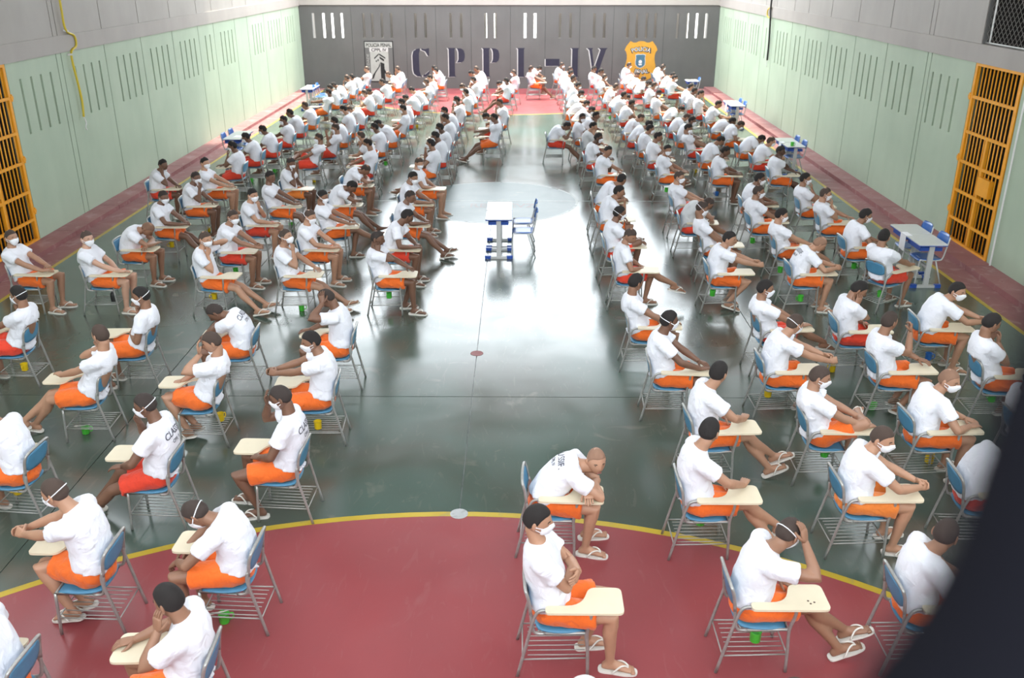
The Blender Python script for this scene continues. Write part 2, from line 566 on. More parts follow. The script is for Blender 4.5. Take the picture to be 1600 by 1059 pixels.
Uj = [MW1, 18.36, 18.56, 20.55, 22.55, 24.57, 26.53, 27.92, 29.88, 31.19, 33.2, 35.8, YB]
wall_run(wr, PR, Uj, 3.5, 6.2, [], (0, 0), 0.07, 0.07, 'wall_upper', 'joint_grey')
link('wall_beam', MB().box((XR - 0.035, YF, WALL_Z), (XR + 0.2, YB, 3.5)).mesh('wall_beam', 'wall_beam'), wr)
link('wall_beam', MB().box((XR, YF, 7.6), (XR + 0.2, YB, ROOF_Z)).mesh('wall_beam', 'wall_beam'), wr)
link('wall_beam', MB().box((XR, MW0 - 0.1, 5.4), (XR + 0.2, MW1 + 0.1, 6.2)).mesh('wall_beam', 'wall_beam'), wr)

wb = struct(empty('wall_back'))
Bj = [XL, -6.76, -4.59, -3.38, -1.97, -0.39, 1.01, 2.39, 3.74, 5.76, XR]
Bs = [-8.28, -7.87, -7.52, -7.14, -6.27, -5.92, -5.54, -5.16, -4.19, -3.79, -2.78, -2.36, -1.38, -0.99, 0.2, 0.6, 1.6, 2.02, 2.97, 3.37, 4.31, 4.67, 5.06, 5.41, 6.3, 6.69, 7.06, 7.43]
wall_run(wb, PB, Bj, 0, 3.22, Bs, (1.97, 2.91), 0.10, 0.12, 'wall_grey', 'joint_dark', through=True, gap=0.006)
link('wall_beam', MB().box((XL - 0.2, YB - 0.04, 3.22), (XR + 0.2, YB + 0.2, 3.6)).mesh('wall_beam', 'wall_beam'), wb)
for a, b in zip(Bj[:-1], Bj[1:]):
    link('wall_panel', panel_mesh(PB, a + 0.01, b - 0.01, 3.6, 5.0, [], 0, 0, 0.1, 0.1, 'wall_upper'), wb)
# a service building stands close behind part of the far wall and shows grey through its slots
for a, b in ((-9.6, -8.12), (-7.05, -1.39), (-1.02, -0.25), (1.2, 6.82), (7.56, 8.6)):
    o = struct(link('wall_outer', MB().box((a, YB + 0.75, 0), (b, YB + 1.0, 3.1)).mesh('wall_outer', 'wall_upper')))
wf = struct(empty('wall_front'))
link('wall_panel', MB().box((XL, YF - 0.2, 0), (XR, YF, 4.2)).mesh('wall_panel', 'wall_upper'), wf)
link('wall_beam', MB().box((XL, YF - 0.2, 7.7), (XR, YF, ROOF_Z)).mesh('wall_beam', 'wall_beam'), wf)

roof = struct(empty('ceiling'))
for j in range(15):
    y0 = YF + j * (ROOF_END - YF) / 15
    y1 = YF + (j + 1) * (ROOF_END - YF) / 15
    link('roof_sheet', MB().box((XL - 0.3, y0, ROOF_Z), (XR + 0.3, y1 + 0.05, ROOF_Z + 0.05 + 0.01 * (j % 2))).mesh('roof_sheet', 'roof_brown'), roof)
ground = struct(link('ground', MB().box((-60, YB + 0.3, -0.2), (60, 160, -0.02)).mesh('ground', 'yard_concrete')))

# ------------------------------------------------------------------ gateways, dark rooms behind them
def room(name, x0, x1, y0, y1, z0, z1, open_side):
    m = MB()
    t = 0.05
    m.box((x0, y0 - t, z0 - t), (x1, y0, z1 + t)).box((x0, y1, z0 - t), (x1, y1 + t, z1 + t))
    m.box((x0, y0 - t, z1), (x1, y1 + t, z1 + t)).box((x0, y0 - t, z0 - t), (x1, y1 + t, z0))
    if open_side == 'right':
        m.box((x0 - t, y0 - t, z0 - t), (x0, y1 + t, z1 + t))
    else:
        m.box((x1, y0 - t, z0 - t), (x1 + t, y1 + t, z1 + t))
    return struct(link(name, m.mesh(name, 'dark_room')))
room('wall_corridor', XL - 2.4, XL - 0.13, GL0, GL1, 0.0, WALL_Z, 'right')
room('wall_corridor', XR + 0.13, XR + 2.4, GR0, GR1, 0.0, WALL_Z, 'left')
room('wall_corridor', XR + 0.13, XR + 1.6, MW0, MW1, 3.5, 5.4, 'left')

def gate(X, y0, y1, s, label, lock_y):
    """barred gate; s points into the hall"""
    g = tag(empty('barred_gate', (X, (y0 + y1) / 2, 0)), label, 'gate')
    w = (y1 - y0) / 2
    fr = MB().box((-0.03, -w + 0.02, 0.09), (0.03, -w + 0.09, WALL_Z)).box((-0.03, w - 0.09, 0.09), (0.03, w - 0.02, WALL_Z))
    fr.box((-0.03, -w + 0.09, 0.09), (0.03, w - 0.09, 0.13)).box((-0.03, -w + 0.09, WALL_Z - 0.05), (0.03, w - 0.09, WALL_Z - 0.002))
    link('gate_frame', fr.mesh('gate_frame', 'gate_orange'), g)
    bar = MB().tube([(0, 0, 0.1), (0, 0, WALL_Z - 0.02)], 0.013, 8).mesh('bar', 'gate_orange', True)
    n = 12
    for i in range(n):
        o = link('bar', bar, g)
        o.location = (0, -w + 0.14 + i * (2 * w - 0.28) / (n - 1), 0)
    rail = MB().box((-0.012, -w + 0.03, -0.025), (0.02, w - 0.03, 0.025)).mesh('rail', 'gate_orange')
    for z in (0.48, 0.98, 1.5, 2.02, 2.62):
        o = link('rail', rail, g)
        o.location = (s * 0.012, 0, z)
    link('leaf_post', MB().box((-0.025, lock_y - 0.035, 0.1), (0.03, lock_y + 0.035, 2.02)).mesh('leaf_post', 'gate_orange'), g)
    link('lock_plate', MB().box((-0.03 if s > 0 else -0.05, lock_y - 0.42, 1.08), (0.05 if s > 0 else 0.03, lock_y + 0.0, 1.38)).mesh('lock_plate', 'gate_orange'), g)
    hg = MB().tube([(0, 0, -0.06), (0, 0, 0.06)], 0.018, 8).box((-0.015, -0.04, -0.03), (0.015, 0.035, 0.03)).mesh('hinge', 'gate_orange')
    for z in (0.62, 1.55, 2.62):
        o = link('hinge', hg, g)
        o.location = (s * 0.03, w - 0.0, z)
    return g
gate(XL - 0.02, GL0, GL1, 1, 'orange barred gate in the green wall with the yellow cable', -0.15)
gate(XR + 0.02, GR0, GR1, -1, 'orange barred gate in the green wall below the wire-mesh opening', -0.05)

# chain-link mesh over the upper opening, in an angle-iron frame
cl = tag(empty('wire_mesh_panel', (XR + 0.06, (MW0 + MW1) / 2, 3.5)), 'grey chain-link mesh panel over the dark opening above the right gate', 'mesh')
hw, hh = (MW1 - MW0) / 2, 1.9
fr = MB()
for a, b in (((-hw, 0.02), (hw, 0.02)), ((-hw, hh), (hw, hh)), ((-hw + 0.12, 0), (-hw + 0.12, hh)), ((hw - 0.16, 0), (hw - 0.16, hh))):
    fr.tube([(0, a[0], a[1]), (0, b[0], b[1])], 0.018, 6)
link('mesh_frame', fr.mesh('mesh_frame', 'tube_steel'), cl)
st = 0.135
for sg in (1, -1):
    c = -hw - hh
    while c < hw + hh:
        p, q = (c, 0.0), (c + hh, hh)
        ya, yb = max(-hw, p[0]), min(hw, q[0])
        if yb - ya > 0.02:
            za, zb_ = ya - c, yb - c
            link('mesh_wire', MB().tube([(0.005 * sg, sg * ya, za), (0.005 * sg, sg * yb, zb_)], 0.006, 4).mesh('mesh_wire', 'mesh_wire'), cl)
        c += st

# ------------------------------------------------------------------ cables on the side walls
def wall_cable(X, pts, r, mat):
    return MB().tube(smooth_path([(X, y, z) for y, z in pts], 5), r, 8)
c = tag(link('hanging_cable', wall_cable(XL + 0.05, [(18.33, 5.6), (18.35, 4.1), (18.37, 3.6), (18.68, 3.46), (18.69, 3.27), (18.42, 3.13), (18.5, 2.5), (18.53, 2.2), (18.48, 1.92)], 0.022, 0).mesh('hanging_cable', 'cable_yellow', True)), 'yellow cable hanging down the green wall beside its gate', 'cable')
link('cable_end', MB().tube(smooth_path([(XL + 0.05, 18.48, 1.92), (XL + 0.06, 18.52, 1.80), (XL + 0.06, 18.46, 1.72), (XL + 0.06, 18.5, 1.66)], 4), 0.012, 6).mesh('cable_end', 'cable_white', True), c)
link('cable_clip', MB().tube([(XL, 18.36, 3.58), (XL + 0.07, 18.42, 3.56)], 0.02, 6).mesh('cable_clip', 'cable_white'), c)
link('cable_clip', MB().tube([(XL, 18.36, 3.13), (XL + 0.07, 18.42, 3.13)], 0.02, 6).mesh('cable_clip', 'cable_white'), c)
c = tag(link('hanging_cable', MB().tube(smooth_path([(XR - 0.07, 30.22, 5.6), (XR - 0.07, 30.25, 4.2), (XR - 0.08, 30.28, 3.5), (XR - 0.08, 30.2, 3.18), (XR - 0.05, 30.19, 2.5), (XR - 0.05, 30.18, 1.9)], 5), 0.03, 8).mesh('hanging_cable', 'cable_black', True)), 'thick black cable hanging down the green wall with yellow loop', 'cable')
link('cable_loop', MB().tube(smooth_path([(XR - 0.06, 30.3, 3.47), (XR - 0.08, 30.5, 3.44), (XR - 0.08, 30.64, 3.34), (XR - 0.07, 30.6, 3.2), (XR - 0.06, 30.3, 3.17)], 5), 0.022, 6).mesh('cable_loop', 'cable_yellow', True), c)
link('cable_end', MB().tube(smooth_path([(XR - 0.05, 30.18, 1.92), (XR - 0.05, 30.22, 1.8), (XR - 0.05, 30.17, 1.69)], 4), 0.013, 6).mesh('cable_end', 'cable_white', True), c)
tag(link('wall_conduit', MB().tube([(XR - 0.03, 14.60, 0.09), (XR - 0.03, 14.60, 3.15)], 0.015, 8).mesh('wall_conduit', 'cable_white')), 'slim pale conduit pipe on green wall beside the gate', 'pipe')

# ------------------------------------------------------------------ lettering and emblems painted on the far wall
PY = YB - 0.004
def painted(poly, mat, name='painted_letter', y=PY, th=0.003, parent=wb):
    return link(name, MB().prism(poly, y - th, y + 0.01, 'y').mesh(name, mat), parent)

def text_data(txt, size, bold=0.0):
    cu = bpy.data.curves.new('txt', 'FONT')
    cu.body = txt
    cu.size = size
    cu.offset = bold
    cu.align_x = 'CENTER'
    cu.resolution_u = 3
    o = bpy.data.objects.new('txt', cu)
    COL.objects.link(o)
    dg = bpy.context.evaluated_depsgraph_get()
    me = bpy.data.meshes.new_from_object(o.evaluated_get(dg))
    v = np.array([p.co[:] for p in me.vertices])
    f = [tuple(p.vertices) for p in me.polygons]
    bpy.data.objects.remove(o)
    bpy.data.curves.remove(cu)
    bpy.data.meshes.remove(me)
    return v, f

def wall_text(txt, cx, z, size, mat, bold=0.0, y=PY - 0.006, fit=None, vertical=False, arc=None, name='lettering'):
    v, f = text_data(txt, size, bold)
    if fit:
        k = fit / (v[:, 0].max() - v[:, 0].min())
        v[:, 0] *= k
    if arc:
        a = v[:, 0] / arc
        r = abs(arc)
        rr = r + np.sign(arc) * v[:, 1]
        x = np.sin(a) * rr * np.sign(arc) if arc < 0 else np.sin(a) * rr
        zz = (np.cos(a) * rr - r) * np.sign(arc)
        P = np.stack([cx + x, np.full(len(v), y), z + zz], 1)
    elif vertical:
        P = np.stack([cx - v[:, 1], np.full(len(v), y), z + v[:, 0]], 1)
    else:
        P = np.stack([cx + v[:, 0], np.full(len(v), y), z + v[:, 1]], 1)
    return link(name, make_mesh(name, P, f, mat), wb)

STEM = [(0, 1.59), (.33, 1.59), (.29, 1.54), (.29, .52), (.33, .46), (.02, .46), (.05, .52), (.05, 1.54)]
BOWL = [(.37, 1.58), (.55, 1.57), (.66, 1.50), (.70, 1.36), (.70, 1.22), (.66, 1.09), (.56, 1.03), (.36, 1.02), (.41, 1.08), (.44, 1.16), (.44, 1.42), (.41, 1.52)]
GLY = [
    [(-4.06, 1.57), (-4.2, 1.55), (-4.33, 1.46), (-4.37, 1.3), (-4.37, .75), (-4.33, .58), (-4.2, .48), (-4.02, .46), (-4.06, .55), (-4.1, .7), (-4.1, 1.35), (-4.06, 1.5)],
    [(-4.0, 1.57), (-3.85, 1.54), (-3.72, 1.58), (-3.68, 1.58), (-3.69, 1.28), (-3.74, 1.28), (-3.84, 1.45), (-4.0, 1.51)],
    [(-3.96, .46), (-3.85, .47), (-3.72, .56), (-3.66, .72), (-3.74, .66), (-3.86, .56), (-3.96, .53)],
    [(x - 2.94, z) for x, z in STEM], [(x - 2.94, z) for x, z in BOWL],
    [(x - 1.54, z) for x, z in STEM], [(x - 1.54, z) for x, z in BOWL],
    [(x - .13, z) for x, z in STEM], [(.25, .46), (.50, .46), (.54, .74), (.50, .74), (.42, .56), (.25, .52)],
    [(1.04, .89), (1.6, .89), (1.6, 1.17), (1.04, 1.17)],
    [(x + 2.06, z) for x, z in STEM],
    [(2.70, 1.59), (2.95, 1.59), (2.91, 1.53), (3.02, .80), (2.98, .50), (2.80, 1.50)],
    [(3.17, 1.59), (3.54, 1.59), (3.47, 1.52), (3.13, .47), (3.03, .47), (2.99, .72), (3.25, 1.52)],
]
for g in GLY:
    painted([(x - 0.035, z - 0.012) for x, z in g], 'letter_white', 'letter_edge', PY + 0.003)
    painted(g, 'letter_navy')

# faded red letters in the centre circle, partly under the desks
for tx, lx in (('RE', -0.88), ('EVZ', 0.05)):
    v, f = text_data(tx, 0.34, 0.006)
    link('floor_lettering', make_mesh('floor_lettering', np.stack([v[:, 0] + lx, v[:, 1] * 1.3 + 18.78, np.full(len(v), 0.0032)], 1), f, 'floor_faded_red'), floor)
# the black-and-white panel
painted([(-6.33, .25), (-5.11, .25), (-5.13, 1.86), (-6.31, 1.86)], 'sign_black', 'sign_border', PY)
painted([(-6.28, .28), (-5.16, .28), (-5.16, 1.83), (-6.28, 1.83)], 'joint_grey', 'sign_field', PY - 0.003)
painted([(-6.27, 1.60), (-5.17, 1.60), (-5.17, 1.81), (-6.27, 1.81)], 'sign_pale', 'sign_strip', PY - 0.006)
painted([(-6.10, 1.44), (-5.34, 1.44), (-5.34, 1.60), (-6.10, 1.60)], 'letter_white', 'sign_strip', PY - 0.006)
painted([(-6.08, .30), (-5.34, .30), (-5.34, 1.44), (-6.08, 1.44)], 'sign_pale', 'sign_centre', PY - 0.006)
wall_text('POLICIA PENAL', -5.72, 1.635, 0.19, 'sign_black', 0.004, PY - 0.012, fit=1.02)
wall_text('CPPL IV', -5.72, 1.455, 0.17, 'sign_black', 0.004, PY - 0.012, fit=0.62)
wall_text('LEALDADE', -6.13, 0.95, 0.13, 'sign_pale', 0.0, PY - 0.012, fit=0.8, vertical=True)
for poly, mt in (([(-5.93, 1.20), (-5.73, 1.38), (-5.73, 1.32), (-5.92, 1.15)], 'sign_black'),
                 ([(-5.72, 1.38), (-5.47, 1.22), (-5.47, 1.16), (-5.72, 1.32)], 'sign_black'),
                 ([(-5.70, 1.26), (-5.52, 1.14), (-5.53, 1.06), (-5.70, 1.18)], 'sign_black'),
                 ([(-5.68, 1.04), (-5.52, 0.98), (-5.52, 0.72), (-5.50, 0.30), (-5.68, 0.30)], 'sign_black'),
                 ([(-5.70, 1.02), (-5.76, 0.86), (-6.00, 0.55), (-6.06, 0.36), (-5.98, 0.40), (-5.90, 0.60), (-5.70, 0.88)], 'sign_black'),
                 ([(-5.54, 0.80), (-5.44, 0.62), (-5.36, 0.50), (-5.36, 0.42), (-5.48, 0.56), (-5.56, 0.70)], 'sign_black'),
                 ([(-5.86, 1.04), (-5.82, 1.04), (-5.82, 1.11), (-5.86, 1.11)], 'sign_black'),
                 ([(-5.79, 1.08), (-5.74, 1.08), (-5.74, 1.15), (-5.79, 1.15)], 'sign_black')):
    painted(poly, mt, 'sign_drawing', PY - 0.009)

# the yellow police shield
half = [(0, 1.86), (.10, 1.85), (.22, 1.80), (.32, 1.80), (.44, 1.86), (.52, 1.76), (.60, 1.66), (.66, 1.52), (.60, 1.44), (.565, 1.32), (.56, 1.19), (.58, 1.05), (.62, .90), (.62, .70), (.55, .52), (.38, .38), (.14, .30), (0, .24)]
out = [(4.89 + x, z) for x, z in half] + [(4.89 - x, z) for x, z in half[-2:0:-1]]
painted(out, 'shield_yellow', 'shield')
wall_text('POLICIA', 4.90, 1.47, 0.24, 'sign_black', 0.018, PY - 0.008, fit=0.80, arc=1.0)
wall_text('POLICIA', 4.89, 1.48, 0.22, 'shield_white', 0.0, PY - 0.012, fit=0.72, arc=1.0)
wall_text('PENAL', 4.95, 0.585, 0.24, 'sign_black', 0.018, PY - 0.008, fit=0.66, arc=-1.0)
wall_text('PENAL', 4.94, 0.595, 0.22, 'shield_white', 0.0, PY - 0.012, fit=0.58, arc=-1.0)
crest = [(0, 1.33), (.10, 1.34), (.19, 1.31), (.17, 1.2), (.19, 1.08), (.18, .95), (.10, .87), (0, .83)]
painted([(4.88 + x * 1.12, 1.08 + (z - 1.08) * 1.1) for x, z in crest] + [(4.88 - x * 1.12, 1.08 + (z - 1.08) * 1.1) for x, z in crest[-2:0:-1]], 'letter_white', 'crest_edge', PY - 0.004)
painted([(4.88 + x, z) for x, z in crest] + [(4.88 - x, z) for x, z in crest[-2:0:-1]], 'shield_blue', 'crest', PY - 0.008)
painted(disc(4.88, 1.06, 0.07, 14), 'shield_white', 'crest_mark', PY - 0.012)
painted([(4.80, .98), (4.96, .98), (4.93, .92), (4.83, .92)], 'shield_white', 'crest_mark', PY - 0.012)

# dark steel bracket arm reaching out from the near wall beside the viewpoint
arm_pts = [(0.155, YF, 4.00), (0.085, -0.40, 4.25), (0.057, 0.06, 4.535), (0.117, 0.144, 4.684), (0.140, 0.165, 4.736), (0.198, 0.185, 4.79)]
tag(link('bracket_arm', MB().tube(smooth_path(arm_pts, 6), 0.032, 20).mesh('bracket_arm', 'dark_steel', True)), 'blurred black steel bracket arm crossing the corner beside the viewpoint', 'bracket')

# ------------------------------------------------------------------ furniture
SEAT_Z = 0.40
TAB_Z = 0.628                                # top of the writing tablet

def build_chair_meshes():
    M = {}
    T = 0.0125
    def leg(pts, r=T):
        return MB().tube(smooth_path(pts, 3), r, 8).mesh('leg', 'tube_steel', True)
    M['leg_fl'] = leg([(-.185, .195, 0), (-.183, .185, .2), (-.18, .175, .385)])
    M['leg_fr'] = leg([(.185, .195, 0), (.185, .19, .2), (.19, .18, .385), (.212, .20, .52), (.215, .205, .606)])
    M['leg_rl'] = leg([(-.195, -.315, 0), (-.192, -.26, .25), (-.188, -.205, .50), (-.186, -.222, .585)])
    M['leg_rr'] = leg([(.195, -.315, 0), (.195, -.26, .25), (.20, -.205, .50), (.207, -.165, .592), (.212, -.08, .606), (.214, .12, .606)])
    m = MB()
    m.tube([(-.18, .175, .383), (-.182, -.16, .375), (.182, -.16, .375), (.18, .175, .383)], T, 8, cap=False, closed=True)
    for s in (-1, 1):
        m.tube(smooth_path([(s * .182, -.12, .375), (s * .185, -.19, .39), (s * .186, -.212, .46), (s * .186, -.222, .56)], 4), T, 8)
    M['seat_frame'] = m.mesh('seat_frame', 'tube_steel', True)
    hoop = [(-.186, -.222, .55), (-.186, -.236, .66), (-.182, -.250, .715), (-.155, -.262, .748), (0, -.268, .758),
            (.155, -.262, .748), (.182, -.250, .715), (.186, -.236, .66), (.186, -.222, .55)]
    M['back_frame'] = MB().tube(smooth_path(hoop, 3), 0.013, 8).mesh('back_frame', 'tube_steel', True)
    # moulded seat: dished, turned down at the front
    def slab(nu, nv, fn, th):
        g = np.array([[fn(u, v) for u in np.linspace(-1, 1, nu)] for v in np.linspace(-1, 1, nv)])
        m = MB()
        top = g.reshape(-1, 3)
        bot = top + np.array(th)
        f = []
        n = nu * nv
        for j in range(nv - 1):
            for i in range(nu - 1):
                a = j * nu + i
                f.append((a, a + 1, a + nu + 1, a + nu))
                f.append((n + a, n + a + nu, n + a + nu + 1, n + a + 1))
        edge = [i for i in range(nu)] + [j * nu + nu - 1 for j in range(1, nv)] + [(nv - 1) * nu + i for i in range(nu - 2, -1, -1)] + [j * nu for j in range(nv - 2, 0, -1)]
        for a, b in zip(edge, edge[1:] + edge[:1]):
            f.append((a, n + a, n + b, b))
        return m.add(np.vstack([top, bot]), f)
    def rnd(u, v, k=0.16):
        s = max(abs(u), abs(v))
        return (u * (1 - k * v * v * u * u), v * (1 - k * u * u * v * v))
    def seat(u, v):
        a, b = rnd(u, v)
        return (a * .192, b * .195 - .002, SEAT_Z - .012 * (1 - u * u) * (1 - v * v) - (.022 * max(0, v - .5) * 2 if v > .5 else 0) + (.012 * max(0, -v - .4)))
    M['seat'] = slab(9, 9, seat, (0, 0, -.012)).mesh('seat', 'chair_blue', True)
    def back(u, v):
        a, b = rnd(u, v, .22)
        return (a * .178, -.238 - .022 * (b) - .016 * (1 - a * a) + .006, .652 + b * .098)
    M['backrest'] = slab(9, 7, back, (0, -.011, 0)).mesh('backrest', 'chair_blue', True)
    # writing tablet: narrow arm at the back widening into the board across the lap
    out = rounded([(.268, -.12), (.268, .43), (-.015, .43), (-.015, .20), (.185, .13), (.185, -.12)], [.03, .05, .05, .05, .12, .03], 5)
    m = MB().prism(out, TAB_Z - .018, TAB_Z)
    M['tablet'] = m.mesh('writing_tablet', 'tablet_beige')
    hl = MB()
    for x, y in ((.20, .30), (.17, .29), (.185, .33)):
        hl.prism(disc(x, y, .008, 8), TAB_Z - .001, TAB_Z + .0012)
    M['hole'] = hl.mesh('screw_hole', 'tablet_hole')
    m = MB()
    for x in np.linspace(-.15, .15, 7):
        m.tube([(x, -.24, .155), (x, .175, .165)], .0042, 5)
    m.tube([(-.19, .188, .165), (.187, .190, .165)], .006, 6).tube([(-.195, -.278, .155), (.196, -.278, .155)], .006, 6)
    m.tube([(-.19, -.278, .155), (-.187, .19, .165)], .006, 6).tube([(.195, -.278, .155), (.186, .19, .165)], .006, 6)
    M['rack'] = m.mesh('book_rack', 'tube_steel', True)
    return M
CH = build_chair_meshes()
CHAIR_PARTS = (('leg', 'leg_fl'), ('leg', 'leg_fr'), ('leg', 'leg_rl'), ('leg', 'leg_rr'), ('seat_frame', 'seat_frame'), ('back_frame', 'back_frame'),
               ('seat', 'seat'), ('backrest', 'backrest'), ('writing_tablet', 'tablet'), ('book_rack', 'rack'))

def tablet_chair(x, y, rz, label, group=None, holes=False):
    c = tag(empty('tablet_arm_chair', (x, y, 0), rz), label, 'chair', group)
    for nm, k in CHAIR_PARTS:
        o = link(nm, CH[k], c)
        if k == 'tablet' and holes:
            link('screw_holes', CH['hole'], o)
    return c

# school desks and chairs of the invigilators
def build_desk_meshes():
    D = {}
    D['top'] = MB().prism(rounded([(-.225, -.30), (.225, -.30), (.225, .30), (-.225, .30)], .03, 3), .702, .718).mesh('desk_top', 'desk_grey')
    D['edge'] = MB().prism(rounded([(-.229, -.304), (.229, -.304), (.229, .304), (-.229, .304)], .03, 3), .690, .7035).mesh('edge_band', 'desk_blue')
    D['tray'] = MB().box((-.18, -.24, .60), (.17, .24, .612)).box((-.18, -.24, .612), (-.17, .24, .69)).box((-.18, -.24, .612), (.17, -.23, .66)).box((-.18, .23, .612), (.17, .24, .66)).mesh('book_tray', 'desk_blue')
    D['post'] = MB().box((-.04, -.018, .03), (.04, .018, .69)).mesh('post', 'desk_steel')
    D['foot'] = MB().prism(rounded([(-.21, -.025), (.21, -.025), (.21, .025), (-.21, .025)], .02, 3), .0, .04).mesh('foot', 'desk_steel')
    D['cap'] = MB().prism(rounded([(-.055, -.032), (.055, -.032), (.055, .032), (-.055, .032)], .025, 3), .0, .052).mesh('foot_cap', 'desk_blue')
    D['bar'] = MB().box((-.012, -.24, .30), (.012, .24, .34)).mesh('stretcher', 'desk_steel')
    return D
DK = build_desk_meshes()
def desk(x, y, label, group):
    d = tag(empty('school_desk', (x, y, 0)), label, 'desk', group)
    t = link('desk_top', DK['top'], d)
    link('edge_band', DK['edge'], t)
    link('book_tray', DK['tray'], d)
    link('stretcher', DK['bar'], d)
    for s in (-1, 1):
        p = link('post', DK['post'], d); p.location = (0, s * .245, 0)
        f = link('foot', DK['foot'], d); f.location = (0, s * .245, 0)
        for q in (-1, 1):
            c = link('foot_cap', DK['cap'], f); c.location = (q * .19, 0, 0)
    return d

def build_school_chair():
    S = {}
    def curved(fn, nu, nv, th):
        m = MB()
        for sgn, off in ((1, 0),):
            g = np.array([[fn(u, v) for u in np.linspace(-1, 1, nu)] for v in np.linspace(-1, 1, nv)]).reshape(-1, 3)
        b = g + np.array(th)
        n = nu * nv
        f = []
        for j in range(nv - 1):
            for i in range(nu - 1):
                a = j * nu + i
                f += [(a, a + 1, a + nu + 1, a + nu), (n + a, n + a + nu, n + a + nu + 1, n + a + 1)]
        edge = list(range(nu)) + [j * nu + nu - 1 for j in range(1, nv)] + [(nv - 1) * nu + i for i in range(nu - 2, -1, -1)] + [j * nu for j in range(nv - 2, 0, -1)]
        for a, c in zip(edge, edge[1:] + edge[:1]):
            f.append((a, n + a, n + c, c))
        return m.add(np.vstack([g, b]), f)
    S['seat'] = curved(lambda u, v: (u * .20 * (1 - .12 * v * v * u * u), v * .19, .445 - .012 * (1 - u * u) - .02 * max(0, v) ** 3), 7, 7, (0, 0, -.012)).mesh('seat', 'school_blue', True)
    S['back'] = curved(lambda u, v: (u * .195 * (1 - .25 * v * v * u * u), -.215 - .03 * (1 - u * u) - .02 * v, .73 + v * .09), 9, 5, (0, -.012, 0)).mesh('backrest', 'school_blue', True)
    for s, k in ((-1, 'fl'), (1, 'fr')):
        S[k] = MB().tube(smooth_path([(s * .19, -.245, .80), (s * .19, -.21, .60), (s * .19, -.18, .46), (s * .19, -.12, .425), (s * .19, .12, .425), (s * .19, .17, .40), (s * .20, .195, .0)], 4), .012, 8).mesh('side_frame', 'desk_steel', True)
        S[k + 'r'] = MB().tube([(s * .19, -.08, .425), (s * .20, -.22, 0)], .012, 8).mesh('leg', 'desk_steel', True)
    S['bar'] = MB().tube([(-.19, -.08, .42), (.19, -.08, .42)], .011, 6).tube([(-.19, .12, .42), (.19, .12, .42)], .011, 6).mesh('cross_bar', 'desk_steel', True)
    return S
SC = build_school_chair()
def school_chair(x, y, rz, label, group):
    c = tag(empty('school_chair', (x, y, 0), rz), label, 'chair', group)
    for nm, k in (('seat', 'seat'), ('backrest', 'back'), ('side_frame', 'fl'), ('side_frame', 'fr'), ('leg', 'flr'), ('leg', 'frr'), ('cross_bar', 'bar')):
        link(nm, SC[k], c)
    return c

STATIONS = ((6.48, 13.98, 1, 'beside the gate under wire mesh', 2), (6.62, 22.10, 1, 'second from the gate, black-cable wall', 2), (6.70, 28.75, 1, 'third from the gate, black-cable wall', 2),
            (6.42, 35.0, 1, 'in the corner by the yellow shield', 1), (-7.20, 23.0, -1, 'halfway along the yellow-cable wall', 2), (-7.42, 32.6, -1, 'at the far end, yellow-cable wall', 2),
            (-0.36, 15.45, 1, 'alone in the centre aisle', 2))
for x, y, s, where, n in STATIONS:
    for k in range(n):
        which = '' if n == 1 else (', end toward the viewpoint' if False else (', the one farther from the lettered wall' if k == 0 else ', the one nearer the lettered wall'))
        desk(x, y + k * .625, 'grey desk ' + where + which, 'school desks')
        cx_ = x + s * .05 if where[0] != 'a' else x + .42
        school_chair(cx_, y + k * .625 + .02, R(90) if s > 0 else R(-90), 'blue chair ' + where + which, 'school chairs')
for x, y, where in ((6.25, 14.30, 'beside the gate'), (6.39, 22.40, 'by the black-cable wall'), (6.47, 29.05, 'near the black cable')):
    m = MB().box((-.003, -.105, -.26), (.003, .105, 0)).box((-.003, -.105, -.003), (.10, .105, .003))
    tag(link('paper_sheet', m.mesh('paper_sheet', 'paper')), 'white paper sheet hanging off the desk ' + where, 'paper').location = (x - .005, y, .7215)
for x, y, where in ((-7.15, 23.1, 'halfway along the yellow-cable wall'), (-7.36, 32.7, 'near the lettered wall')):
    tag(link('paper_sheet', MB().box((-.11, -.15, 0), (.11, .15, .004)).mesh('paper_sheet', 'paper')), 'white paper lying on the desk ' + where, 'paper').location = (x + .03, y, .7185)

# mugs and bottles
def build_mug():
    prof = [(.0, .0), (.036, .0), (.039, .004), (.042, .085), (.044, .088), (.040, .088), (.037, .01), (.0, .008)]
    n = 14
    a = np.arange(n) * 2 * math.pi / n
    m = MB().rings([np.stack([max(r, 1e-4) * np.cos(a), max(r, 1e-4) * np.sin(a), np.full(n, z)], 1) for r, z in prof])
    h = MB().tube(smooth_path([(.040, 0, .072), (.066, 0, .070), (.072, 0, .045), (.062, 0, .02), (.038, 0, .018)], 3), .006, 6)
    sp = MB().tube([(-.07, .0, .105), (.0, .01, .093), (.05, .015, .092)], [.007, .005, .004], 6)
    sp.ellipsoid((-.085, -.002, .108), (.024, .014, .006), 8, 5)
    return m.mesh('mug_body', 'cup_plastic', True), h.mesh('handle', 'cup_plastic', True), sp.mesh('spoon', 'flip_flop_rubber', True)
MUG = build_mug()
def build_bottle():
    prof = [(.0, .0), (.040, .0), (.043, .006), (.043, .10), (.036, .125), (.018, .14), (.018, .155), (.0, .156)]
    n = 14
    a = np.arange(n) * 2 * math.pi / n
    rg = lambda pr: MB().rings([np.stack([max(r, 1e-4) * np.cos(a), max(r, 1e-4) * np.sin(a), np.full(n, z)], 1) for r, z in pr])
    return rg(prof).mesh('bottle_body', 'cup_plastic', True), rg([(.0, .152), (.022, .152), (.022, .185), (.0, .186)]).mesh('bottle_cap', 'cup_plastic', True)
BOT = build_bottle()
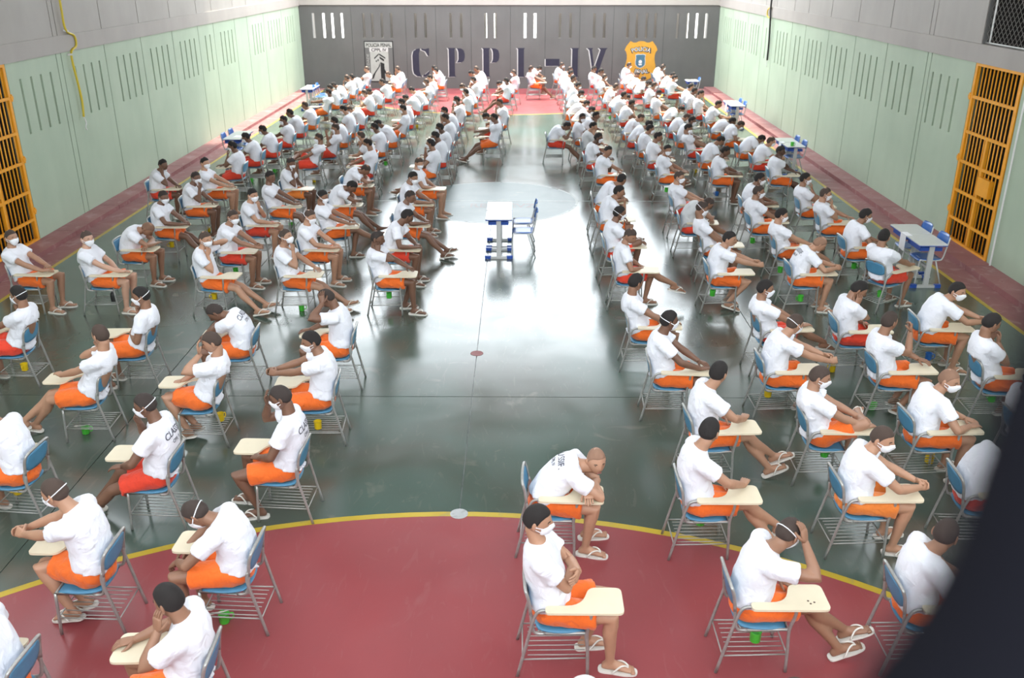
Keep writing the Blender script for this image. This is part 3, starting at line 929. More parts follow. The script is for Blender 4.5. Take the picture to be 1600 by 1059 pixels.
CUPCOL = {'g': ((.08, .55, .05), 'bright green'), 'y': ((.80, .55, .01), 'yellow'), 'u': ((.02, .12, .40), 'dark blue'), 'k': ((.02, .02, .02), 'black'), 'b': ((.80, .55, .01), 'yellow')}

# ------------------------------------------------------------------ people
def nrm(v):
    v = np.asarray(v, float)
    return v / (np.linalg.norm(v) + 1e-12)

def rot_x(a):
    c, s = math.cos(a), math.sin(a)
    return np.array([[1, 0, 0], [0, c, -s], [0, s, c]])
def rot_y(a):
    c, s = math.cos(a), math.sin(a)
    return np.array([[c, 0, s], [0, 1, 0], [-s, 0, c]])
def rot_z(a):
    c, s = math.cos(a), math.sin(a)
    return np.array([[c, -s, 0], [s, c, 0], [0, 0, 1]])

def head_point(d, nose=1.0):
    """unit direction (x right, y forward, z up) -> point on a man's head"""
    d = np.asarray(d, float).reshape(-1, 3)
    x, y, z = d.T
    t = np.clip((-z - .12) / .88, 0, 1)
    px, py, pz = .077 * x, .097 * y, .119 * z
    px = px * (1 - .30 * t ** 1.2)
    py = np.where(y > 0, py * (1 - .04 * t) + .007 * t, py * (1 - .50 * t))
    front = np.clip(y, 0, 1)
    py = py + front * nose * .026 * np.exp(-((x / .15) ** 2 + ((z + .16) / .17) ** 2))
    py = py + front * nose * .012 * np.exp(-((x / .12) ** 2 + ((z + .02) / .16) ** 2))
    py = py + front * .004 * np.exp(-((x / .6) ** 2 + ((z - .20) / .09) ** 2))
    py = py - front * .010 * np.exp(-(((np.abs(x) - .38) / .15) ** 2 + ((z - .04) / .10) ** 2))
    py = py + front * nose * .007 * np.exp(-((x / .25) ** 2 + ((z + .52) / .10) ** 2))
    py = py + front * .009 * np.exp(-((x / .3) ** 2 + ((z + .82) / .16) ** 2))
    return np.stack([px, py, pz], 1)

def sph(lon, z):
    r = np.sqrt(np.clip(1 - z * z, 0, 1))
    return np.stack([np.sin(lon) * r, np.cos(lon) * r, z], -1)

def head_mesh(nl, nz, ears=True):
    m = MB()
    lon = np.arange(nl) * 2 * math.pi / nl
    rs = []
    for i in range(nz):
        ph = -math.pi / 2 + math.pi * (i + .3) / (nz - .4)
        rs.append(head_point(sph(lon, np.full(nl, math.sin(ph)))))
    m.rings(rs)
    if ears:
        for s in (-1, 1):
            m.ellipsoid((s * .080, -.008, -.008), (.010, .021, .034), 8, 6, rot_z(s * .45))
    return m.data()

HAIR_Y = [-1, -.5, -.15, .12, .3, .55, .8, 1]
HAIR_Z = [-.46, -.38, -.10, .02, .32, .52, .58, .60]
def hair_mesh(nl, nv, thick):
    lon = np.arange(nl) * 2 * math.pi / nl
    zt = np.zeros(nl)
    for _ in range(12):
        y = np.cos(lon) * np.sqrt(1 - zt ** 2)
        zt = .5 * zt + .5 * np.interp(y, HAIR_Y, HAIR_Z)
    rs = []
    for i in range(nv):
        t = i / (nv - 1)
        z = zt + (1 - zt) * (1 - (1 - t) ** 1.0) * .999
        d = sph(lon, z)
        p = head_point(d)
        off = thick * min(1, .35 + t * 5)
        rs.append(p + nrm_rows(p) * off)
    inner = [head_point(sph(lon, zt)) * .97]
    return MB().rings(inner + rs).data()

def nrm_rows(p):
    return p / (np.linalg.norm(p, axis=1, keepdims=True) + 1e-9)

def mask_mesh(kind, nu, nv):
    lon = np.radians(np.linspace(-66, 66, nu))
    top, bot = (.02, -.93) if kind != 'chin' else (-.62, -.995)
    rows = []
    for v in np.linspace(0, 1, nv):
        ed = (lon / lon[-1]) ** 2
        zt = top - .20 * ed
        zb = bot + .30 * ed
        z = zt + (zb - zt) * v
        p = head_point(sph(lon, z), .55)
        k = (1 - ed) * math.sin(math.pi * min(1, .12 + v * .88))
        rows.append(p + nrm_rows(p) * (.005 + .016 * k)[:, None])
    g = np.array(rows).reshape(-1, 3)
    b = g * .965
    n = nu * nv
    f = []
    for j in range(nv - 1):
        for i in range(nu - 1):
            a = j * nu + i
            f += [(a, a + 1, a + nu + 1, a + nu), (n + a, n + a + nu, n + a + nu + 1, n + a + 1)]
    edge = list(range(nu)) + [j * nu + nu - 1 for j in range(1, nv)] + [(nv - 1) * nu + i for i in range(nu - 2, -1, -1)] + [j * nu for j in range(nv - 2, 0, -1)]
    for a, c in zip(edge, edge[1:] + edge[:1]):
        f.append((a, n + a, n + c, c))
    return np.vstack([g, b]), f

def strap_mesh(kind):
    m = MB()
    if kind == 'strap':            # one elastic round the back of the head
        lon = np.radians(np.linspace(62, 298, 22))
        z = -.20 + .52 * np.sin((np.degrees(lon) - 62) / 236 * math.pi)
        p = head_point(sph(lon, z))
        m.tube(p + nrm_rows(p) * .010, .0042, 5)
    else:                          # ear loops
        for s in (-1, 1):
            for z0 in (-.12, -.45):
                lon = np.radians(np.linspace(60, 92, 5)) * s
                z = np.linspace(z0, -.05 if z0 > -.3 else -.22, 5)
                p = head_point(sph(lon, z))
                m.tube(p + nrm_rows(p) * .008, .003, 4)
    return m.data()

def hand_mesh(side, d, n, curl, spread=.12, seg=6):
    """right hand for side=+1; origin at the wrist, d finger direction, n the way the palm faces"""
    d = nrm(d)
    n = nrm(n - d * (np.asarray(n) @ d))
    w = np.cross(d, n) * side          # toward the thumb
    m = MB()
    an = np.arange(10) * 2 * math.pi / 10
    rs = []
    for t, hw, th in ((-.015, .024, .020), (.015, .031, .019), (.05, .040, .016), (.085, .041, .013), (.097, .036, .009)):
        sq = np.sign(np.cos(an)) * np.abs(np.cos(an)) ** .7
        rs.append(d * t + np.outer(sq * hw, w) + np.outer(np.sin(an) * th, n))
    m.rings(rs)
    for k, (off, ln, r) in enumerate(((.030, .068, .0090), (.010, .077, .0095), (-.010, .071, .0090), (-.030, .055, .0080))):
        p = d * .088 + w * off
        ang = .10
        di = nrm(d + w * off * spread * 8)
        pts, rad = [p - di * .012], [r]
        for q, fr in enumerate((.42, .32, .26)):
            ang += curl * (.75 if q else .55) * (1 + .08 * k)
            dv = di * math.cos(ang) + n * math.sin(ang)
            p = p + dv * ln * fr
            pts.append(p)
            rad.append(r * (1 - .10 * (q + 1)))
        m.tube(pts, rad, seg)
    p = d * .022 + w * .024
    t1 = nrm(d * .62 + w * .68 + n * (.25 + curl * .4))
    t2 = nrm(d * .88 + w * .10 + n * (.25 + curl * .5))
    m.tube([p - t1 * .012, p + t1 * .028, p + t1 * .040 + t2 * .020, p + t1 * .044 + t2 * .044], [.015, .0125, .011, .0085], seg)
    return m.data()

def ik(a, t, l1, l2, pole):
    a, t = np.asarray(a, float), np.asarray(t, float)
    v = t - a
    dist = np.linalg.norm(v)
    mx = (l1 + l2) * .995
    if dist > mx:
        t = a + v * mx / dist
        v = t - a
        dist = mx
    dist = max(dist, abs(l1 - l2) + .03)
    u = nrm(v)
    ca = (l1 * l1 + dist * dist - l2 * l2) / (2 * l1 * dist)
    ca = max(-1, min(1, ca))
    p = np.asarray(pole, float)
    p = nrm(p - u * (p @ u))
    el = a + u * l1 * ca + p * l1 * math.sqrt(1 - ca * ca)
    return el, t

HIP = np.array([0, -.08, .50])
def person_geometry(spec, lod):
    """all raw shapes of one seated man, in the frame of his chair (y forward, x to his right)"""
    fwd, up = spec['fwd'], spec['up']
    r = math.hypot(fwd, up)
    Ls = min(.72, max(.62, r * 1.035))
    phi = math.atan2(fwd, up)
    ratio = min(.999, r / Ls)
    lo, hi = .02, 1.35
    for _ in range(30):
        b = (lo + hi) / 2
        if math.sin(b) / b > ratio:
            lo = b
        else:
            hi = b
    beta = min(lo, .95)
    a0, a1 = phi - beta, phi + beta
    k = Ls / .69
    N = 24
    ss = np.linspace(0, Ls, N + 1)
    an = a0 + (a1 - a0) * (ss / Ls)
    pts = [HIP.copy()]
    for i in range(N):
        am = (an[i] + an[i + 1]) / 2
        pts.append(pts[-1] + np.array([0, math.sin(am), math.cos(am)]) * (Ls / N))
    pts = np.array(pts)
    head_c = pts[-1]
    twist = R(spec.get('twist', 0))
    def frame(s):
        s_ = s * k
        if s_ < 0:
            t = np.array([0, math.sin(an[0]), math.cos(an[0])])
            c = HIP + t * s_
            a = an[0]
        else:
            c = np.array([np.interp(s_, ss, pts[:, j]) for j in range(3)])
            a = np.interp(s_, ss, an)
        t = np.array([0, math.sin(a), math.cos(a)])
        f0 = np.array([0, math.cos(a), -math.sin(a)])
        tw = twist * min(1, max(0, s / .45))
        rt = np.array([math.cos(tw), 0, 0]) - f0 * math.sin(tw)
        fr = f0 * math.cos(tw) + np.array([math.sin(tw), 0, 0])
        return c, rt, fr, t
    A = np.arange(16) * 2 * math.pi / 16
    def torso(sections):
        rs = []
        for s, hw, hd, of in sections:
            c, rt, fr, t = frame(s)
            cs = np.sign(np.cos(A)) * np.abs(np.cos(A)) ** .85
            sn = np.sign(np.sin(A)) * np.abs(np.sin(A)) ** .9
            rs.append(c + fr * of + np.outer(cs * hw, rt) + np.outer(sn * hd, fr))
        return rs
    g = {}
    Hr = rot_z(-R(spec['yaw'])) @ rot_x(-R(spec['pitch'])) @ rot_y(R(spec.get('roll', 0)))
    # --- arms
    sh, arms = {}, {}
    for s in (1, -1):
        c, rt, fr, t = frame(.463)
        sh[s] = c + rt * s * .176 + fr * .006
    def hd(x, y, z):
        return head_c + Hr @ np.array([x, y, z])
    def act(s, a):
        """wrist, finger direction, palm direction, elbow pole, curl"""
        T = TAB_Z + .028
        cx, rt, fr, t = frame(.27)
        if a == 'tab':
            return ((.17, .31, T), (-.35, 1, .02), (0, 0, -1), (1, -.3, -.6), .35) if s > 0 else ((.02, .33, T + .012), (.75, .65, .0), (0, 0, -1), (-1, -.2, -.5), .35)
        if a == 'tabel':
            return ((.06, .30, T + .02), (-.9, .4, .05), (0, 0, -1), (1, .5, -.5), .4)
        if a == 'clasp':
            return ((.14, .42, T + .03), (-.45, .9, .02), (-.8, 0, -.5), (1, -.2, -.7), .9) if s > 0 else ((.035, .42, T + .04), (.55, .85, .02), (.8, 0, -.5), (-1, -.2, -.6), .9)
        if a == 'claspfar':
            return ((.17, .53, T + .06), (-.35, .95, .02), (-.8, 0, -.4), (1, -.2, -.8), .9) if s > 0 else ((.075, .53, T + .07), (.45, .9, .0), (.8, 0, -.4), (-1, -.1, -.7), .9)
        if a == 'lap':
            return ((s * .09, .15, .625), (-s * .6, .75, -.12), (-s * .3, 0, -1), (s, -.5, -.1), .5)
        if a == 'thigh':
            return ((s * .13, .20, .635), (-s * .1, .95, -.15), (0, -.1, -1), (s * 1.0, -.4, .0), .3)
        if a == 'knee':
            return ((s * .10, .34, .60), (-s * .35, .7, -.55), (0, -.5, -.8), (s * 1.0, .1, -.2), .55)
        if a == 'hip':
            return ((s * .22, -.06, .62), (-s * .2, .8, -.5), (-s, 0, 0), (s * 1, -.9, .1), .5)
        if a == 'belly':
            return (frame(.14)[0] + frame(.14)[2] * .155 + np.array([s * .03, 0, 0]), (-s * 1, .1, -.05), (0, -1, 0), (s * 1, -.5, -.5), .4)
        if a == 'cross':
            q = cx + fr * (.215 if s > 0 else .250) + rt * (-s * .085) + t * (-.02 if s > 0 else .03)
            return (q, (-s * .95, -.25, .05), (0, -1, -.1), (s * 1, .2, -.7), .3)
        if a in ('fold', 'foldchin'):
            return ((-.015, .35, T + .012), (-1, .12, 0), (0, 0, -1), (1, .45, -.25), .3) if s > 0 else ((.19, .29, T + .035), (1, .1, -.1), (0, 0, -1), (-1, .5, -.25), .3)
        if a == 'raise':
            return (hd(s * .10, .26, -.10), (-s * .2, .1, 1), (-s * .5, -.8, 0), (s * .7, -.2, -1), 1.1)
        if a == 'chin':
            return (hd(s * .055, .105, -.205), Hr @ np.array([-s * .25, -.02, .95]), Hr @ np.array([-s * .3, -1, .1]), (s * .7, .2, -1), 1.0)
        if a == 'mouth':
            return (hd(s * .065, .150, -.165), Hr @ np.array([-s * .35, -.10, .9]), Hr @ np.array([-s * .3, -1, .0]), (s * .7, .2, -1), .8)
        if a == 'cheek':
            return (hd(s * .105, .075, -.150), Hr @ np.array([-s * .12, -.28, .95]), Hr @ np.array([-s, -.25, 0]), (s * .6, .3, -1), .35)
        if a == 'ear':
            return (hd(s * .135, .02, -.10), Hr @ np.array([-s * .3, -.3, .9]), Hr @ np.array([-s, -.1, 0]), (s * 1, -.2, -.5), .5)
        if a == 'fore':
            return (hd(s * .060, .160, -.050), Hr @ np.array([-s * .22, -.18, .95]), Hr @ np.array([-s * .1, -1, -.1]), (s * .6, .2, -1), .4)
        if a == 'head':
            return (hd(s * .125, .045, .0), Hr @ np.array([-s * .35, -.45, .85]), Hr @ np.array([-s, -.1, -.2]), (s * .9, .4, -.8), .35)
        return ((s * .25, .0, .50), (0, .2, -1), (-s, 0, 0), (s, -1, 0), .3)
    core = MB()
    g['hands'] = []
    sections = [(-.06, .13, .10, 0), (.0, .145, .105, 0), (.1, .138, .098, .004), (.2, .135, .098, .006), (.3, .148, .102, .004), (.38, .15, .095, 0), (.45, .125, .070, -.004), (.51, .085, .060, -.006), (.535, .062, .057, -.004)]
    core.rings(torso(sections))
    c7 = frame(.485)[0]
    nb = head_c + Hr @ np.array([0, -.022, -.075])
    core.tube(np.array([c7 - frame(.485)[3] * .03, c7 * .6 + nb * .4, nb, head_c + Hr @ np.array([0, -.01, -.02])]), [.070, .062, .056, .052], 12)
    seg = 12 if lod == 0 else 10
    shirt = MB()
    shirt.rings(torso([(.040, .192, .160, .008), (.06, .190, .159, .010), (.09, .186, .157, .012), (.15, .176, .150, .014), (.24, .178, .146, .012), (.33, .188, .142, .006), (.41, .196, .130, .0), (.46, .186, .112, -.006), (.495, .148, .094, -.010), (.520, .105, .080, -.010), (.536, .076, .068, -.006)]))
    for s in (1, -1):
        w, fd, pn, pole, curl = act(s, spec['arms'][0 if s > 0 else 1])
        w = np.asarray(w, float)
        e, w = ik(sh[s], w, .29, .25, pole)
        S = sh[s]
        c, rt, fr, t = frame(.44)
        inn = c + rt * s * .09
        f = nrm(w - e)
        core.tube([inn, S, S * .75 + e * .25, S * .5 + e * .5, S * .2 + e * .8, e, e * .75 + w * .25, e * .4 + w * .6, w - f * .01, w + f * .015],
                  [.045, .047, .049, .048, .044, .041, .044, .037, .029, .026], seg)
        g['hands'].append((w, hand_mesh(s, fd, pn, curl, seg=6 if lod == 0 else 4)))
        q = .60
        shirt.tube([c + rt * s * .06, S + (inn - S) * .35, S, S * .8 + e * .2, S * (1 - q * .6) + e * q * .6, S * (1 - q) + e * q],
                   [.080, .082, .080, .077, .075, .080], 14)
    g['shirt'] = shirt.data()
    # --- legs
    shorts = MB()
    hipc = HIP + np.array([0, .0, .0])
    rs = []
    for dz, hw, hd_ in ((-.095, .150, .125), (-.06, .180, .150), (-.02, .184, .154), (.03, .180, .150), (.07, .172, .142), (.10, .150, .122)):
        rs.append(np.stack([np.cos(A) * hw, np.sin(A) * hd_ + hipc[1] + .012 + dz * math.tan(a0) * .6, np.full(16, hipc[2] + dz)], 1))
    shorts.rings(rs)
    LEG = {'flat': ((.12, .29, 0), (-.13, .31, 0)), 'flat2': ((.13, .36, 0), (-.11, .20, 0)), 'tuck': ((.10, .12, 15), (-.11, .16, 15)),
           'tuckx': ((-.05, .16, 12), (.07, .12, 15)), 'ext': ((.13, .62, -14), (-.12, .66, -16)), 'extcross': ((-.04, .66, -28), (.05, .60, -18))}
    g['feet'] = []
    for s in (1, -1):
        hj = np.array([s * .088, -.055, .505])
        lg = spec['legs']
        yaw = s * 9
        pole = (s * .12, .45, 1)
        if lg in LEG:
            fx_, fy_, pit = LEG[lg][0 if s > 0 else 1]
            az = .097 + (abs(math.sin(R(pit))) * (.085 if pit < 0 else .20))
            if lg == 'extcross' and s > 0:
                az += .075
            ank = np.array([fx_, fy_, az])
        elif lg == 'over':
            ank, pit, yaw = (np.array([-.07, .70, .33]), 12, -6) if s > 0 else (np.array([-.10, .27, .097]), 0, -5)
            if s > 0:
                pole = (.05, .3, 1)
        else:                        # 'cross': ankle on the other knee
            ank, pit, yaw = (np.array([-.20, .36, .635]), -10, -62) if s > 0 else (np.array([-.12, .30, .097]), 0, -8)
            if s > 0:
                pole = (1, .25, .35)
        kn, ank = ik(hj, ank, .42, .405, pole)
        fdir = rot_z(-R(yaw)) @ rot_x(-R(pit))
        back = nrm(np.cross(nrm(ank - kn), np.array([1, 0, 0])))
        if back[1] > 0:
            back = -back
        core.tube([hj + np.array([0, -.03, .0]), hj * .6 + kn * .4, hj * .2 + kn * .8, kn + nrm(kn - hj) * .008, kn * .82 + ank * .18 + back * .006, kn * .65 + ank * .35 + back * .014, kn * .3 + ank * .7 + back * .004, ank * .97 + kn * .03, ank + (ank - kn) * .06],
                  [.088, .080, .062, .056, .055, .055, .043, .035, .034], seg)
        rs = []
        fa = np.arange(12) * 2 * math.pi / 12
        for yy, hw, hh, zc in ((-.060, .022, .018, -.056), (-.045, .031, .030, -.050), (-.01, .034, .042, -.040), (.03, .034, .042, -.040), (.075, .040, .031, -.050), (.12, .045, .022, -.059), (.150, .044, .016, -.065), (.172, .036, .011, -.069)):
            loc = np.stack([np.cos(fa) * hw, np.full(12, yy), np.maximum(np.sin(fa) * hh + zc, -.081)], 1)
            rs.append(ank + loc @ fdir.T)
        core.rings(rs)
        toes = MB()
        for q in range(5):
            tx = (-.032 + .016 * q) * s * -1
            L_ = (.030, .027, .024, .020, .016)[q]
            rr = (.013, .0095, .009, .0085, .008)[q]
            base = np.array([-tx * 1.0 if False else tx, .158, -.071])
            toes.tube(np.array([base, base + [0, L_ * .6, .002], base + [0, L_, -.002]]) @ fdir.T + ank, [rr, rr, rr * .7], 6)
        sole = rounded([(-.042, -.085), (.042, -.085), (.043, .02), (.052, .12), (.035, .205), (-.035, .205), (-.050, .12), (-.041, .02)], [.04, .04, .03, .05, .035, .035, .05, .03], 3)
        so = MB().prism(sole, -.097, -.081)
        v, f = so.data()
        sole_d = (v @ fdir.T + ank, f)
        stp = MB()
        for q in (-1, 1):
            pth = smooth_path([(q * .046, .02, -.088), (q * .047, .045, -.052), (q * .030, .085, -.024), (q * .010, .128, -.034), (0, .140, -.078)], 3)
            stp.tube(pth @ fdir.T + ank, .007, 5)
        g['feet'].append((toes.data(), sole_d, stp.data()))
        q = .74
        tip = hj * (1 - q) + kn * q
        shorts.tube([hj + np.array([0, -.05, -.005]), hj, hj * .7 + kn * .3, hj * .45 + kn * .55, tip], [.100, .104, .106, .104, .108], 14)
    g['shorts'] = shorts.data()
    g['core'] = core.data()
    g['head'] = (head_c, Hr)
    g['frame'] = frame
    return g

# --- cached head pieces per level of detail
HEADS = {0: head_mesh(30, 24), 1: head_mesh(20, 15), 2: head_mesh(12, 9)}
HAIRS = {(l, t): hair_mesh((30, 20, 12)[l], (10, 7, 5)[l], th) for l in range(3) for t, th in (('d', .0085), ('b', .0045), ('s', .0032), ('c', .010))}
MASKS = {(l, k): mask_mesh(k, (13, 9, 7)[l], (8, 6, 5)[l]) for l in range(3) for k in ('on', 'chin')}
STRAPS = {k: strap_mesh(k) for k in ('strap', 'on')}

TEMP = bpy.data.collections.new('temp')
scene.collection.children.link(TEMP)
def bake_batch(tasks):
    """voxel-union and smooth raw shapes into single continuous surfaces"""
    obs = []
    for v, f, vox, it, dec in tasks:
        me = bpy.data.meshes.new('raw')
        me.from_pydata(np.asarray(v).tolist(), [], f)
        o = bpy.data.objects.new('raw', me)
        TEMP.objects.link(o)
        md = o.modifiers.new('r', 'REMESH')
        md.mode = 'VOXEL'
        md.voxel_size = vox
        ms = o.modifiers.new('s', 'SMOOTH')
        ms.factor = .5
        ms.iterations = it
        if dec < 1:
            mdc = o.modifiers.new('d', 'DECIMATE')
            mdc.ratio = dec
        obs.append(o)
    dg = bpy.context.evaluated_depsgraph_get()
    dg.update()
    res = []
    for o in obs:
        me = bpy.data.meshes.new_from_object(o.evaluated_get(dg))
        n = len(me.vertices)
        v = np.empty(n * 3)
        me.vertices.foreach_get('co', v)
        ls = np.empty(len(me.loops), int)
        me.loops.foreach_get('vertex_index', ls)
        st = np.empty(len(me.polygons), int)
        tt = np.empty(len(me.polygons), int)
        me.polygons.foreach_get('loop_start', st)
        me.polygons.foreach_get('loop_total', tt)
        f = [tuple(ls[a:a + b].tolist()) for a, b in zip(st, tt)]
        res.append((v.reshape(-1, 3), f))
        bpy.data.meshes.remove(me)
    for o in obs:
        m = o.data
        bpy.data.objects.remove(o)
        bpy.data.meshes.remove(m)
    return res

